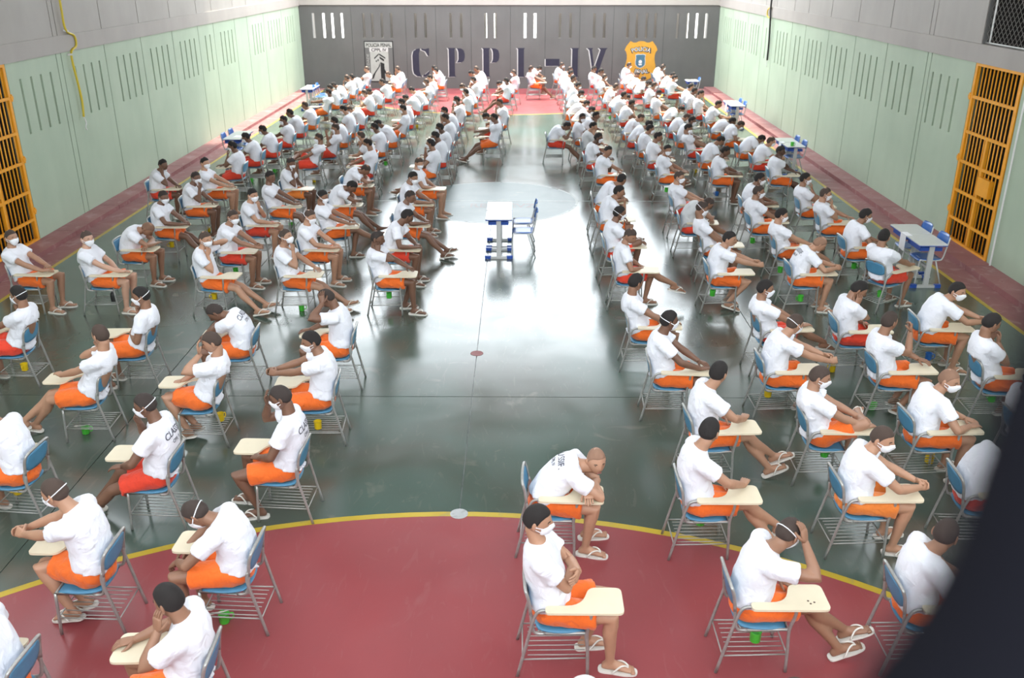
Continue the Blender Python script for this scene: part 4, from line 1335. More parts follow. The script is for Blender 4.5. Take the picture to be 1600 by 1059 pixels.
# id, hip x, hip y, facing, head forward and up of the hip, right/left arm, legs, head yaw, pitch, mask, hair, skin, shorts, extra
TABLE = """
R1 0.23 5.34 R -0.10 0.72 cross/cross flat2 8 8 on d 1 o -
R2 0.22 6.75 R 0.44 0.38 foldchin/foldchin flat 72 8 no s 1 o back
R3 1.54 6.74 R 0.06 0.66 tabel/lap extcross -50 12 no d 1 o -
R4 1.68 5.39 R 0.22 0.58 head/lap extcross -35 32 strap b 2 o -
R5 2.87 5.37 R 0.13 0.59 tab/tab flat -40 18 no b 2 o -
R6 2.90 6.77 R 0.17 0.58 clasp/clasp flat 42 12 on b 1 l -
R7 3.96 6.84 R 0.27 0.38 fold/fold flat -20 50 no b 2 r -
R8 5.00 7.95 R -0.04 0.60 tab/tab flat 0 10 no b 3 r -
R9 1.82 7.93 R 0.10 0.65 tabel/lap extcross -40 8 no d 1 o -
R10 1.62 9.31 R 0.03 0.65 tab/tab flat -15 6 strap d 3 o -
R11 1.52 10.64 R -0.08 0.63 tab/lap flat -35 15 no d 2 o -
R12 3.11 10.55 R -0.09 0.59 tab/knee over 10 8 on d 2 r -
R13 2.86 9.32 R 0.18 0.61 claspfar/claspfar flat -20 22 strap b 1 o -
R14 2.95 7.96 R -0.05 0.60 tab/tab cross 15 14 on b 1 o -
R15 4.07 10.52 R 0.09 0.59 cheek/lap flat 10 32 no d 2 r -
R16 4.11 9.33 R -0.03 0.64 raise/tab tuck -25 8 no b 2 o -
R17 5.10 10.60 R 0.30 0.55 claspfar/claspfar flat 45 10 on d 1 o -
R18 5.24 9.23 R -0.09 0.66 mouth/mouth flat2 -10 20 no d 2 o -
R19 3.96 7.95 R 0.19 0.57 tab/tab flat 48 10 on s 1 o -
S1 4.10 12.72 R 0.26 0.51 clasp/clasp flat 5 38 chin s 1 o back
S2 5.37 12.81 A -0.08 0.61 tab/tab flat -20 8 no d 2 r -
S3 5.33 14.07 R 0.16 0.58 tab/tab flat 5 15 on d 2 o -
S4 4.23 14.06 R -0.08 0.59 tab/lap over 5 12 on d 1 o -
S5 4.16 15.52 R -0.02 0.62 tab/hip flat 12 8 on b 2 o -
S6 5.37 15.48 R -0.08 0.59 mouth/tab flat 10 8 on b 1 o -
S7 5.34 16.62 R -0.07 0.60 mouth/tab flat 15 4 on d 2 o -
S8 4.30 16.70 R 0.15 0.58 tab/tab flat 12 10 on d 3 o -
S9 5.46 19.28 R 0.06 0.60 cheek/tab ext 30 12 no d 4 o -
T1 2.91 12.74 R 0.14 0.58 claspfar/claspfar tuck 28 10 chin d 1 o -
T2 1.55 12.84 R 0.07 0.60 lap/lap over 40 28 chin b 2 r -
T4 1.51 14.04 R 0.07 0.62 mouth/tab cross -5 10 strap d 3 r -
T5 1.52 15.65 R 0.22 0.58 mouth/lap flat 10 12 no d 2 o -
T6 1.54 16.94 R 0.38 0.51 tab/tab flat -40 20 no d 2 o -
T7 1.75 19.32 R 0.13 0.59 fold/fold flat 55 15 no d 2 o -
T8 3.08 14.14 R -0.18 0.68 lap/lap flat -5 22 strap b 2 o -
T9 2.95 15.50 R 0.28 0.36 fold/fold over -10 45 no b 2 r -
T10 3.01 16.77 R -0.04 0.60 tab/tab flat 30 10 on b 1 r -
T11 3.10 19.41 R 0.05 0.60 tab/tab flat 65 12 on d 2 o -
T12 4.22 19.26 R 0.13 0.60 tab/tab flat 10 20 no d 3 o -
U2 1.63 20.77 R 0.15 0.61 tab/tab flat 15 10 on d 4 r -
U3 1.66 22.43 R 0.13 0.59 cheek/tab flat 10 15 no d 1 r -
U4 1.53 23.74 R 0.08 0.60 tab/tab flat 60 15 on d 3 o -
U5 1.74 24.64 R 0.29 0.51 cheek/tab flat 15 15 chin d 3 r -
U6 1.59 26.51 R 0.46 0.39 fold/fold tuck 3 44 on d 3 o -
U7 1.49 27.72 R 0.50 0.39 fold/fold flat 1 37 on d 2 o -
U8 1.58 29.17 R 0.33 0.50 tab/tab flat2 3 37 on d 3 o -
U9 1.66 30.76 R 0.26 0.54 chin/tab flat -4 22 on d 2 r -
U10 1.65 32.54 R 0.20 0.56 tab/mouth flat2 4 6 chin d 3 o -
U11 1.60 33.83 R 0.23 0.59 tab/mouth ext -5 19 on d 2 r -
U12 1.57 35.23 R 0.30 0.57 tab/tab ext 2 7 chin b 3 o -
U13 1.47 36.73 R 0.16 0.58 mouth/tab flat 11 12 on b 3 o -
V1 0.84 23.48 R 0.36 0.43 fore/tab ext 5 38 no d 3 r -
V2 0.48 35.22 R -0.07 0.61 tab/tab ext 5 8 on b 3 o -
W1 3.04 20.85 R 0.11 0.62 mouth/tab ext 5 17 chin d 2 r -
W2 2.99 22.14 R 0.15 0.58 tab/tab flat2 0 13 on d 2 o -
W3 2.87 23.41 R 0.41 0.48 lap/lap flat 7 32 on d 2 r -
W4 2.85 24.46 R 0.35 0.49 fold/fold flat2 -6 41 no b 1 o -
W5 2.97 26.62 R 0.24 0.55 cheek/tab flat2 -7 20 on d 3 r -
W6 2.97 28.21 R 0.18 0.57 clasp/clasp flat2 -13 6 no d 2 o -
W6b 2.91 29.31 R 0.46 0.36 fold/fold flat 13 50 on d 2 r -
W7 2.82 30.23 R 0.29 0.57 tab/tab flat -5 7 chin b 2 r -
W8 2.87 32.56 R 0.06 0.60 lap/lap flat2 -13 13 on b 2 o -
W9 2.84 33.84 R 0.08 0.66 cheek/tab flat 0 21 no d 3 r -
W10 2.77 35.24 R -0.00 0.60 cheek/tab ext 0 19 no d 3 r -
X2 4.14 27.98 R 0.03 0.66 tab/tab flat 60 25 on d 3 o -
X3 4.18 30.24 R 0.16 0.61 tab/tab flat2 1 7 on b 2 r -
X4 4.10 32.57 R 0.38 0.39 lap/lap flat 5 40 on d 3 r -
X5 3.95 33.85 R 0.51 0.38 lap/lap ext 9 33 on d 2 r -
X6 3.88 35.06 R 0.48 0.42 fold/fold ext 5 41 no b 2 o -
X7 4.08 36.75 R 0.17 0.58 clasp/clasp ext -11 18 on b 2 r -
X8 5.29 35.81 R 0.13 0.59 chin/tab flat2 -12 10 on b 3 o -
X9 5.36 36.97 R 0.26 0.50 chin/tab flat -15 18 on d 1 o -
Y3 5.20 34.04 R 0.33 0.51 fold/fold ext -1 44 chin d 2 r -
Y4 5.23 32.41 R 0.12 0.59 clasp/clasp tuck 13 21 on d 1 r -
Y7 5.35 30.11 R 0.15 0.58 lap/lap tuck -7 14 on d 1 r -
Y8 5.35 29.08 R 0.09 0.59 tab/mouth flat -10 17 chin d 3 r -
Y9 5.41 27.87 R 0.00 0.66 tab/mouth flat 16 18 no d 1 r -
Y10 5.43 26.43 R 0.22 0.56 clasp/clasp ext 11 22 no d 2 o -
Y11 4.23 26.63 R 0.41 0.38 lap/lap flat 20 45 on d 2 r -
Y12 4.11 24.74 R 0.37 0.45 tab/tab ext 6 42 on b 1 r -
Y13 4.13 23.42 R 0.25 0.57 tab/tab flat 19 15 on d 3 o -
Y14 4.18 22.15 R -0.12 0.60 tab/tab flat 11 22 on d 2 r -
Y15 5.24 24.67 R 0.44 0.36 fold/fold tuck 5 33 chin d 3 o -
Y16 5.37 23.52 R 0.25 0.43 lap/lap ext -6 46 on b 2 o -
Y17 4.26 20.86 R 0.32 0.53 tab/tab flat -6 45 chin d 2 o -
Y19 5.39 22.00 R 0.42 0.36 tab/tab flat2 -10 50 on d 2 o -
Y20 5.43 20.73 R 0.26 0.54 clasp/clasp flat 4 16 on b 1 r -
L1 -3.25 5.74 L 0.19 0.66 claspfar/claspfar tuckx 5 18 strap b 1 o -
L2 -2.16 5.76 L 0.26 0.47 knee/knee flat 0 48 strap b 2 o -
L3 -2.14 4.60 L 0.05 0.60 tab/cheek flat 20 15 no d 2 o -
L4 -3.32 4.53 L 0.24 0.58 tab/tab flat 0 20 no d 2 o -
L5 -4.55 7.18 L 0.24 0.58 tab/tab flat 0 25 no d 2 o -
L6 -3.26 7.14 L 0.04 0.68 mouth/thigh ext -5 14 strap b 3 r back
L7 -2.13 7.27 L -0.00 0.70 fore/lap flat2 -5 18 on b 3 o back
L8 -4.62 8.78 L -0.21 0.67 mouth/tab extcross 30 8 no b 1 o -
L9 -4.59 10.07 L -0.11 0.64 chin/belly flat -10 10 strap d 2 o -
L10 -3.34 8.68 L -0.14 0.64 thigh/fore tuckx -15 20 chin b 1 o -
L11 -6.08 10.12 L -0.11 0.63 chin/tab flat 10 6 strap d 2 r -
L12 -3.33 10.05 L 0.28 0.45 fold/fold flat -5 50 no b 3 o back
L13 -2.15 10.09 L 0.13 0.62 tab/head flat 0 35 no b 3 o -
L14 -2.10 8.71 L 0.07 0.64 claspfar/claspfar flat -20 12 on d 2 o -
M1 -7.26 12.62 R -0.11 0.61 tab/tab flat 22 0 on b 1 o -
M2 -6.17 12.59 R -0.08 0.61 tab/lap flat 32 6 on b 0 o -
M3 -6.21 13.84 R 0.32 0.39 fold/fold flat 5 55 no s 2 o -
M4 -6.18 15.18 R 0.09 0.59 tab/tab ext 35 14 on b 3 o -
M5 -7.28 17.91 R 0.18 0.57 cheek/tab flat 25 8 chin d 3 r -
M6 -6.14 16.58 R 0.14 0.61 mouth/tab flat 30 8 on b 3 o -
M7 -6.19 17.95 R -0.08 0.60 tab/tab flat 30 4 on d 1 o -
M9 -4.53 12.54 R 0.01 0.62 chin/ear ext 25 10 on b 1 o -
M10 -4.61 13.73 R 0.14 0.63 clasp/clasp flat 30 10 on b 2 r -
M11 -4.64 15.29 R 0.05 0.60 tab/chin flat 28 10 on d 1 r -
M12 -4.55 16.53 R -0.05 0.64 tab/tab ext 30 12 no d 3 o -
M13 -4.62 17.97 R 0.06 0.60 mouth/lap flat 28 18 on b 3 l -
M14 -6.17 19.72 L 0.07 0.60 tab/mouth ext -10 12 on d 3 r -
M15 -3.35 12.59 R -0.02 0.64 chin/tab ext 15 -8 strap b 1 o -
M16 -3.33 13.87 R 0.03 0.60 tab/tab flat 18 14 strap b 1 o -
M17 -3.26 15.15 R -0.10 0.61 tab/tab over 15 14 strap d 2 o -
M18 -3.44 16.66 R 0.28 0.40 fold/fold ext 10 50 no d 3 o bare
M19 -3.46 18.26 R 0.29 0.36 fold/fold flat 10 50 no b 2 o -
M20 -1.99 12.60 R -0.06 0.62 cheek/tab flat2 12 12 chin b 3 o -
M21 -2.05 13.88 R 0.28 0.61 tab/tab flat -25 30 no d 3 r -
M22 -2.04 15.26 R 0.16 0.58 tab/tab ext 20 18 chin b 3 o -
M23 -2.10 16.73 R 0.11 0.59 tab/tab flat 30 18 on d 2 o -
M24 -1.97 18.00 R -0.04 0.60 lap/lap flat 35 22 on b 1 o -
M25 -1.93 19.84 L 0.01 0.64 mouth/thigh ext 5 5 on d 2 o -
M27 -3.32 19.83 L -0.01 0.64 tab/tab ext -5 15 on d 2 r -
N2 -6.12 21.05 L 0.20 0.56 tab/tab flat 0 25 on d 3 r -
N3 -5.98 22.06 L 0.22 0.56 tab/tab flat 0 18 on d 3 r -
N4 -5.92 23.33 L 0.08 0.59 tab/tab flat -25 10 on d 3 r -
N5 -5.93 24.75 L 0.25 0.55 clasp/clasp flat -4 9 chin d 3 r -
N6 -5.87 26.02 L 0.18 0.57 tab/tab ext -1 11 chin b 2 o -
N7 -6.05 28.73 L -0.14 0.58 claspfar/claspfar ext 0 10 on d 3 o -
N8 -5.91 29.89 L 0.18 0.57 cheek/tab flat 4 21 on d 2 o -
N9 -5.92 31.27 L 0.31 0.48 lap/lap ext 5 48 on d 3 r -
N10 -5.81 32.32 L 0.17 0.59 tab/mouth tuck 14 11 chin b 2 o -
N11 -5.74 33.43 L 0.27 0.50 chin/tab flat 17 6 on d 2 o -
N12 -5.77 34.98 L -0.06 0.60 tab/tab ext -1 14 no b 1 r -
N13 -4.75 20.85 L -0.16 0.58 clasp/thigh cross -10 8 on b 2 r -
N14 -4.56 22.07 L -0.12 0.60 raise/mouth flat -5 12 on b 2 r -
N15 -4.50 23.34 L 0.21 0.56 cheek/tab flat2 -7 8 on d 3 o -
N16 -4.55 24.76 L 0.18 0.64 tab/tab flat -5 22 on d 1 o -
N17 -4.52 26.15 L 0.30 0.44 fold/fold flat2 -12 35 on b 2 r -
N18 -3.45 20.90 L 0.18 0.62 chin/tab flat 20 10 on b 1 r -
O3 -4.42 33.96 L 0.35 0.53 lap/lap flat 4 36 no b 1 o -
O4 -4.43 34.99 L 0.13 0.61 mouth/tab flat2 17 11 no b 2 o -
O5 -4.43 31.44 L 0.21 0.56 clasp/clasp ext -12 11 no d 2 r -
O6 -4.60 28.61 L 0.18 0.57 tab/mouth flat -5 10 on b 1 r -
O7 -4.56 30.03 L 0.27 0.40 tab/tab flat 15 49 chin d 3 o -
O8 -3.38 22.16 L 0.13 0.60 clasp/clasp tuck -3 11 on d 3 o -
O9 -3.24 23.35 L 0.36 0.50 fold/fold tuck -13 45 on d 3 o -
O10 -3.18 24.78 L -0.05 0.66 lap/lap flat 0 16 on d 1 o -
O11 -3.14 26.16 L 0.19 0.64 lap/lap flat -4 17 on d 3 r -
O12 -3.19 28.68 L 0.29 0.36 fold/fold flat 6 38 chin d 2 r -
O13 -3.04 29.77 L 0.41 0.51 fold/fold flat 2 34 chin d 1 r -
O14 -3.05 31.16 L 0.07 0.60 lap/lap flat 8 10 on b 2 o -
O15 -3.03 32.34 L 0.07 0.60 chin/tab flat -4 18 no d 1 o -
O16 -2.91 34.83 L 0.20 0.57 tab/mouth ext 5 12 on d 1 o -
O17 -3.04 35.74 L 0.22 0.56 chin/tab flat2 11 14 no d 3 r -
O19 -1.75 24.90 L 0.28 0.59 tab/mouth tuck -10 14 on d 2 o -
O20 -1.77 23.50 L 0.13 0.62 mouth/tab flat -5 16 chin d 2 o -
O21 -1.78 22.15 L 0.15 0.60 mouth/tab flat 0 12 on d 4 r -
O23 -1.80 20.95 L 0.13 0.61 cheek/tab flat 6 21 on d 3 r -
O24 -1.73 26.48 L 0.07 0.66 mouth/mouth ext 0 12 on d 3 r -
O25 -1.61 28.64 L 0.05 0.60 mouth/tab flat 18 8 on d 2 o -
O26 -1.51 30.20 L 0.34 0.57 tab/tab flat -14 34 on b 2 o -
O27 -1.46 31.90 L 0.12 0.59 tab/tab flat2 8 16 on d 2 r -
O28 -1.37 33.80 L 0.38 0.59 fold/fold flat 1 37 no d 2 r -
O29 -1.33 34.85 L 0.28 0.63 chin/tab tuck 19 21 no b 2 o -
O30 -0.67 23.47 L -0.02 0.63 tab/claspfar ext -5 10 no d 3 o -
O31 -0.62 24.75 L 0.28 0.46 lap/lap flat -13 44 on d 2 r -
O32 -0.49 26.18 L 0.08 0.64 tab/mouth flat2 -3 13 chin b 2 o -
O33 -0.46 31.47 L -0.00 0.60 thigh/tab ext 0 8 on d 3 r -
O34 -0.33 32.60 L 0.36 0.36 fold/fold flat -1 49 on d 2 r -
O35 -0.20 33.90 L 0.03 0.60 tab/tab flat -3 6 on b 2 o -
V3 0.50 36.60 R 0.19 0.36 fold/fold flat -5 41 on d 3 o -
Z1 0.36 3.82 R 0.00 0.60 tab/tab flat 0 10 no c 2 o -
Z2 1.50 3.82 R 0.00 0.60 cheek/tab flat2 3 9 chin b 1 r -
"""
CUPS = """
g -2.31 5.71 f s
g -4.77 8.78 f s
y -4.72 7.32 r -
y -3.26 8.83 r -
y -2.15 8.48 r -
g 1.75 5.34 r -
g 1.62 6.89 r -
g 3.10 8.07 r s
b 4.26 8.23 f -
u 5.16 10.42 r -
y 3.97 10.49 f -
g 4.10 9.44 f s
g 5.40 9.43 r -
g 5.40 12.82 r -
g 5.47 14.21 r -
g 4.16 12.54 r -
g 2.90 12.89 r -
y 2.87 9.43 r -
g 4.21 13.95 r -
y -6.07 10.08 r -
k -5.90 12.53 r -
y -4.53 12.67 r -
g -3.24 12.60 f s
g -1.94 12.83 r -
y -5.99 16.86 f -
y -6.11 15.29 r -
g -4.48 17.21 f s
g -4.56 13.87 r -
u -4.39 15.60 f -
g -6.32 21.10 f -
g 3.20 19.54 r -
u 4.22 18.98 r -
y 4.33 22.23 f -
g 4.15 15.66 r -
g 4.21 13.94 r -
g 6.55 21.95 d -
y -4.85 21.13 f -
g -6.05 22.16 f -
g -3.33 22.74 r -
y -3.22 28.72 f -
g 2.89 29.41 r -
g 5.46 33.12 f -
y 4.36 22.38 f -
"""

SKIN = [(.56, .33, .23), (.42, .23, .145), (.28, .145, .088), (.17, .085, .052), (.105, .054, .034)]
SHORTS = {'o': (.84, .15, .012), 'r': (.74, .050, .018), 'l': (.90, .25, .035)}
ORD = ['', 'first', 'second', 'third', 'fourth', 'fifth', 'sixth', 'seventh', 'eighth', 'ninth', 'tenth', 'eleventh', 'twelfth', 'thirteenth', 'fourteenth',
       'fifteenth', 'sixteenth', 'seventeenth', 'eighteenth', 'nineteenth', 'twentieth', 'twenty-first', 'twenty-second', 'twenty-third', 'twenty-fourth', 'twenty-fifth']
POSE = {'cross': 'arms crossed', 'foldchin': 'chin on forearms', 'tabel': 'elbow on tablet', 'head': 'hand on head', 'fold': 'bent over tablet', 'clasp': 'hands clasped',
        'claspfar': 'arms stretched forward', 'lap': 'hands in lap', 'cheek': 'cheek on hand', 'raise': 'hand raised', 'mouth': 'hand at mouth', 'knee': 'hands on knees',
        'fore': 'hand at forehead', 'chin': 'chin on hand', 'tab': 'arms on tablet', 'thigh': 'hand on thigh'}
OWN = {
    'R1': ('man with crossed arms and white mask, alone on the red goal area', 'under the man with crossed arms on the red goal area'),
    'R2': ('shaven unmasked man slumped with his chin on the tablet, staring back', 'behind the crossed-arms man, its sitter slumped on the tablet'),
    'R4': ('man propping his head on one hand, elbow on a tablet with holes', 'with three holes in its tablet, sitter holding his head'),
    'L1': ('masked man sprawling forward over his tablet, elastic strap round his head', 'under the masked man sprawling forward over his tablet'),
    'L2': ('man doubled over with hands on his knees, beside a green mug', 'beside the green mug on the red floor'),
    'L3': ('dark-haired man seen from behind, leaning cheek on hand, red floor below', 'under the dark-haired man leaning his cheek on the red floor'),
    'L6': ('dark-skinned man with printed shirt back, hand at mouth, legs stretched far out', 'under the man with printed shirt and outstretched legs'),
    'L7': ('dark-skinned man with printed shirt back, hand at forehead, knees bent', 'under the man with printed shirt, hand at forehead'),
    'R6': ('masked man in pale orange shorts turning round, hands clasped over his tablet', 'under the masked man in pale orange shorts'),
    'V1': ('man bowed with head in hand at the aisle edge, legs stretched out', 'at the aisle edge under the bowed man'),
    'V2': ('man in side view before the painted hyphen, legs stretched out', 'before the painted hyphen on the lettered wall'),
    'V3': ('man bent low behind another before the painted hyphen', 'behind the man before the painted hyphen'),
    'O30': ('man sitting out in the aisle, bare brown legs stretched, arms reaching forward', 'out in the aisle under the man reaching forward'),
    'O31': ('man half hidden behind the one reaching forward in the aisle', 'half hidden behind the aisle man reaching forward'),
    'O32': ('man in the aisle with white mask, third behind the reaching man', 'third in line in the aisle'),
    'O33': ('man with stretched legs on the far red area before the second P', 'on the far red area before the second P'),
    'O34': ('man bent forward on the far red area behind stretched legs', 'on the far red area under the bent man'),
    'O35': ('upright man on the far red area before the painted L', 'on the far red area before the painted L'),
    'Z1': ('man with a white cap in front of the crossed-arms man', 'in front of the crossed-arms man'),
}
PEOPLE = []
for line in TABLE.strip().splitlines():
    t = line.split()
    PEOPLE.append(dict(id=t[0], x=float(t[1]), y=float(t[2]), face=t[3], fwd=float(t[4]), up=float(t[5]), arms=t[6].split('/'), legs=t[7], yaw=float(t[8]), pitch=float(t[9]),
                       mask=t[10], hair=t[11], skin=int(t[12]), shorts=t[13], extra=t[14]))
RB = ((1.2, 1), (2.3, 2), (3.6, 3), (4.75, 4))
LB = ((-1.2, 1), (-2.6, 2), (-4.0, 3), (-5.3, 4), (-6.75, 5))
files = {}
for p in PEOPLE:
    n = 0
    for b, k in RB:
        if p['x'] > b:
            n = k
    for b, k in LB:
        if p['x'] < b:
            n = -k
    p['file'] = n
    files.setdefault(n, []).append(p)
for n, ps in files.items():
    for i, p in enumerate(sorted(ps, key=lambda q: -q['y'])):
        p['rank'] = i + 1
for p in PEOPLE:
    d = p['y']
    p['lod'] = 0 if d < 11.2 else (1 if d < 17.5 else 2)
    rz = {'R': -90, 'L': 90, 'A': -62}[p['face']]
    rz += 0 if p['id'] in ('R1', 'R3', 'R4') else float(rng.uniform(-4, 4))
    p['rz'] = R(rz)
    hx = rot_z(p['rz']) @ HIP
    p['cx'], p['cy'] = p['x'] - hx[0], p['y'] - hx[1]
    where = '%s from lettered wall, %s file off aisle, %s-cable side' % (ORD[p['rank']], ORD[abs(p['file'])], 'black' if p['file'] > 0 else 'yellow')
    if p['id'] in OWN:
        p['label'], c = OWN[p['id']]
        p['chair_label'] = 'blue tablet-arm chair ' + c
    else:
        key = next((a for a in p['arms'] if a != 'tab'), 'tab')
        if p['legs'] in ('over', 'cross'):
            ps = 'legs crossed'
        else:
            ps = POSE.get(key, 'arms on tablet')
        p['label'] = '%s man, %s, %s' % ('masked' if p['mask'] in ('on', 'strap') else 'unmasked', ps, where)
        p['chair_label'] = 'blue tablet-arm chair, ' + where

VOX = {0: ((.011, 2, .40), (.017, 3, .6), (.017, 3, .6)), 1: ((.014, 2, .40), (.022, 2, .65), (.022, 2, .65)), 2: ((.019, 1, .38), (.030, 1, .75), (.030, 1, .75))}
GEO = [person_geometry(p, p['lod']) for p in PEOPLE]
TASKS = []
for p, g in zip(PEOPLE, GEO):
    for key, vx in zip(('core', 'shirt', 'shorts'), VOX[p['lod']]):
        TASKS.append((*g[key], *vx))
BAKED = bake_batch(TASKS)
TXT = [text_data('CLASSIF.', .075, .0012), text_data('CPPL IV', .042, .0008)]

def subdiv(v, f, mx):
    """split long text edges so that lettering can follow the cloth"""
    bm = bmesh.new()
    vs = [bm.verts.new(p) for p in v]
    for q in f:
        try:
            bm.faces.new([vs[i] for i in q])
        except ValueError:
            pass
    bmesh.ops.triangulate(bm, faces=bm.faces[:])
    for _ in range(3):
        es = [e for e in bm.edges if e.calc_length() > mx]
        if not es:
            break
        bmesh.ops.subdivide_edges(bm, edges=es, cuts=1)
        bmesh.ops.triangulate(bm, faces=bm.faces[:])
    bm.verts.index_update()
    r = np.array([w.co[:] for w in bm.verts]), [tuple(w.index for w in q.verts) for q in bm.faces]
    bm.free()
    return r
TXT = [subdiv(*t, .02) for t in TXT]

def place_head(d, hc, hr):
    v, f = d
    return np.asarray(v) @ hr.T + hc, f

def crease(me, amp):
    """soft folds in the cloth"""
    n = len(me.vertices)
    co, no = np.empty(n * 3), np.empty(n * 3)
    me.vertices.foreach_get('co', co)
    me.vertices.foreach_get('normal', no)
    co, no = co.reshape(-1, 3), no.reshape(-1, 3)
    x, y, z = co.T
    a, b, c, d = rng.uniform(0, 6.28, 4)
    f = np.sin(46 * z + 22 * y * np.sin(a) + 5 * np.sin(13 * x + b) + c) * .6 + np.sin(30 * (x + y) + 24 * z + 4 * np.sin(17 * z + d) + a) * .5 + np.sin(70 * y - 35 * z + 3 * np.sin(25 * x) + b) * .3
    w = .45 + .55 * np.clip((.95 - z) / .4, 0, 1)
    co = co + no * (amp * f * w)[:, None]
    me.vertices.foreach_set('co', co.ravel())
    me.update()
    return me

def build_person(p, g, baked):
    lod = p['lod']
    hc, hr = g['head']
    (cv, cf), (sv, sf), (ov, of) = baked
    m = MB().add(cv, cf)
    m.add(*place_head(HEADS[lod], hc, hr))
    for w, (v, f) in g['hands']:
        m.add(np.asarray(v) + w, f)
    if lod < 2:
        for toes, _, _ in g['feet']:
            m.add(*toes)
    skin = np.array(SKIN[p['skin']]) * rng.uniform(.88, 1.12)
    o = link('person', m.mesh('person', 'skin', True), None, skin)
    o.location = (p['cx'], p['cy'], 0)
    o.rotation_euler = (0, 0, p['rz'])
    tag(o, p['label'], 'person', 'seated men')
    # clothes rest on the seat and against the backrest
    z0 = SEAT_Z + .004
    mk = (ov[:, 1] < .2) & (ov[:, 2] < z0)
    ov[mk, 2] = z0
    for arr, ex in ((sv, 0.0), (ov, .012)):
        b = ex - .236 - .19 * (arr[:, 2] - .652)
        mk = (arr[:, 1] < b) & (arr[:, 2] > .5) & (arr[:, 2] < .78) & (np.abs(arr[:, 0]) < .22)
        arr[mk, 1] = b[mk]
    mk = sv[:, 2] < z0 + .02
    sv[mk, 2] = z0 + .02
    w = rng.uniform(.94, 1.0)
    sc = (.56, .57, .58) if p['id'] in ('T9', 'U3') else (.80 * w, .815 * w, .875 * w)
    sh = link('t_shirt', crease(make_mesh('t_shirt', sv, sf, 'shirt', True), .0065 if lod < 2 else .004), o, sc)
    col = np.array(SHORTS[p['shorts']]) * rng.uniform(.88, 1.1)
    link('shorts', crease(make_mesh('shorts', ov, of, 'shorts', True), .005), o, np.clip(col, 0, .95))
    if p['extra'] == 'back':
        tree = BVHTree.FromPolygons([tuple(q) for q in sv], sf)
        fr_ = g['frame']
        m2 = MB()
        for (v, f), s0, arch in ((TXT[0], .395, .9), (TXT[1], .335, 0)):
            P = []
            for x, y, _ in v:
                c, rt, fr, t = fr_(s0 + y - arch * x * x)
                org = c + rt * x - fr * .4
                hit, nn, _, _ = tree.ray_cast(Vector(org), Vector(fr), 1.0)
                P.append(np.array(hit) - fr * .004 if hit is not None else c - fr * .11 + rt * x)
            m2.add(np.array(P), f)
        link('shirt_print', m2.mesh('shirt_print', 'print_ink'), sh)
    # hair
    hk = p['hair']
    hcol = {'d': (.016, .013, .012), 'b': tuple(skin * .12 + .018), 's': tuple(skin * .62 + .01), 'c': (.75, .75, .75)}[hk]
    link('hair' if hk != 'c' else 'cap', make_mesh('hair', *place_head(HAIRS[(lod, hk)], hc, hr), 'hair', True), o, hcol)
    if p['mask'] != 'no':
        k = 'chin' if p['mask'] == 'chin' else 'on'
        mk_ = link('face_mask', make_mesh('face_mask', *place_head(MASKS[(lod, k)], hc, hr), 'mask_cloth', True), o)
        if lod < 2 and p['mask'] != 'chin':
            link('mask_strap', make_mesh('mask_strap', *place_head(STRAPS['strap' if p['mask'] == 'strap' else 'on'], hc, hr), 'mask_cloth', True), mk_)
    if lod < 2:
        for s in (-1, 1):
            e = MB().ellipsoid((s * .031, .0765, .006), (.0115, .006, .0050), 8, 6)
            link('eye', make_mesh('eye', *place_head(e.data(), hc, hr), 'eye_dark', True), o)
            e = MB().tube(np.array([(s * .014, .0905, .022), (s * .030, .0895, .027), (s * .048, .078, .022)]), [.003, .0042, .0025], 6)
            link('eyebrow', make_mesh('eyebrow', *place_head(e.data(), hc, hr), 'brow', True), o)
        if p['mask'] in ('no', 'chin'):
            e = MB().ellipsoid((0, .0935, -.062), (.024, .006, .0065), 10, 6)
            link('mouth', make_mesh('mouth', *place_head(e.data(), hc, hr), 'lip', True), o)
    if p['extra'] != 'bare':
        for toes, sole, stp in g['feet']:
            fl = link('flip_flop', make_mesh('flip_flop', *sole, 'flip_flop_rubber'), o)
            if lod < 2:
                link('strap', make_mesh('strap', *stp, 'flip_flop_rubber', True), fl)
    return o

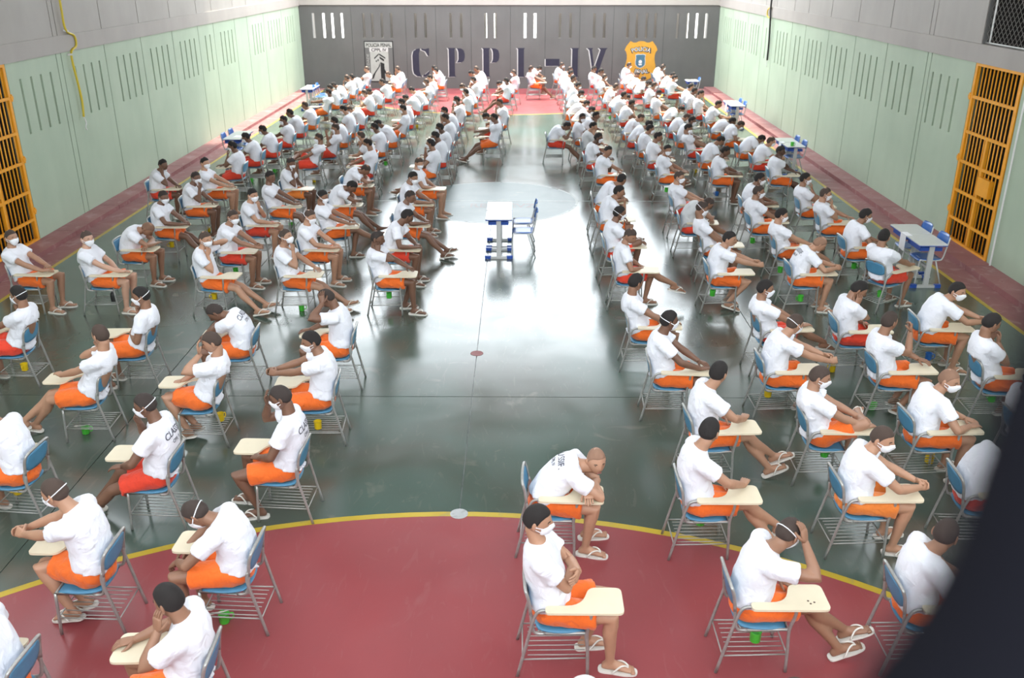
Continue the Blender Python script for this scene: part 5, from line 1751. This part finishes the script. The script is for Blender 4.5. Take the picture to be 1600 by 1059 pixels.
for i, (p, g) in enumerate(zip(PEOPLE, GEO)):
    tablet_chair(p['cx'], p['cy'], p['rz'], p['chair_label'], 'tablet-arm chairs', holes=p['id'] == 'R4')
    build_person(p, g, BAKED[3 * i:3 * i + 3])
bpy.data.collections.remove(TEMP)

# ------------------------------------------------------------------ mugs and bottles under the chairs
SEEN = {}
for line in CUPS.strip().splitlines():
    t = line.split()
    x, y, mode = float(t[1]), float(t[2]), t[3]
    q = min(PEOPLE, key=lambda q: (q['cx'] - x) ** 2 + (q['cy'] - y) ** 2)
    if mode == 'r':                                    # keep it on the wires of that chair's rack
        Rm = rot_z(q['rz'])
        l = Rm.T @ np.array([x - q['cx'], y - q['cy'], 0])
        l = Rm @ np.array([min(.10, max(-.10, l[0])), min(.10, max(-.16, l[1])), 0])
        x, y = q['cx'] + l[0], q['cy'] + l[1]
    z = {'f': .003, 'r': .170, 'd': .7185}[mode]
    col, cname = CUPCOL[t[0]]
    where = '%s chair from lettered wall, %s file, %s-cable side' % (ORD[q['rank']], ORD[abs(q['file'])], 'black' if q['file'] > 0 else 'yellow')
    if mode == 'd':
        where = 'foot of the desk second from the gate'
    prep = {'f': 'on floor by', 'r': 'in rack of', 'd': 'at'}[mode]
    rz = float(rng.uniform(0, 6.28)) if t[4] != 's' else 0.4
    what = 'bottle' if t[0] in 'bk' else 'mug'
    lb = '%s %s %s %s' % (cname, what, prep, where)
    SEEN[lb] = SEEN.get(lb, 0) + 1
    if SEEN[lb] > 1:
        continue
    if what == 'bottle':
        o = tag(empty('plastic_bottle', (x, y, z), rz), lb, 'bottle')
        link('bottle_body', BOT[0], o, col)
        link('bottle_cap', BOT[1], o, (.08, .55, .05) if t[0] == 'b' else (.6, .6, .6))
        continue
    o = tag(empty('plastic_mug', (x, y, z), rz), lb, 'mug')
    link('mug_body', MUG[0], o, col)
    link('handle', MUG[1], o, col)
    if t[4] == 's':
        s = tag(link('plastic_spoon', MUG[2]), 'white spoon across mug by ' + where, 'spoon')
        s.location = (x, y, z)
        s.rotation_euler = (0, 0, rz)
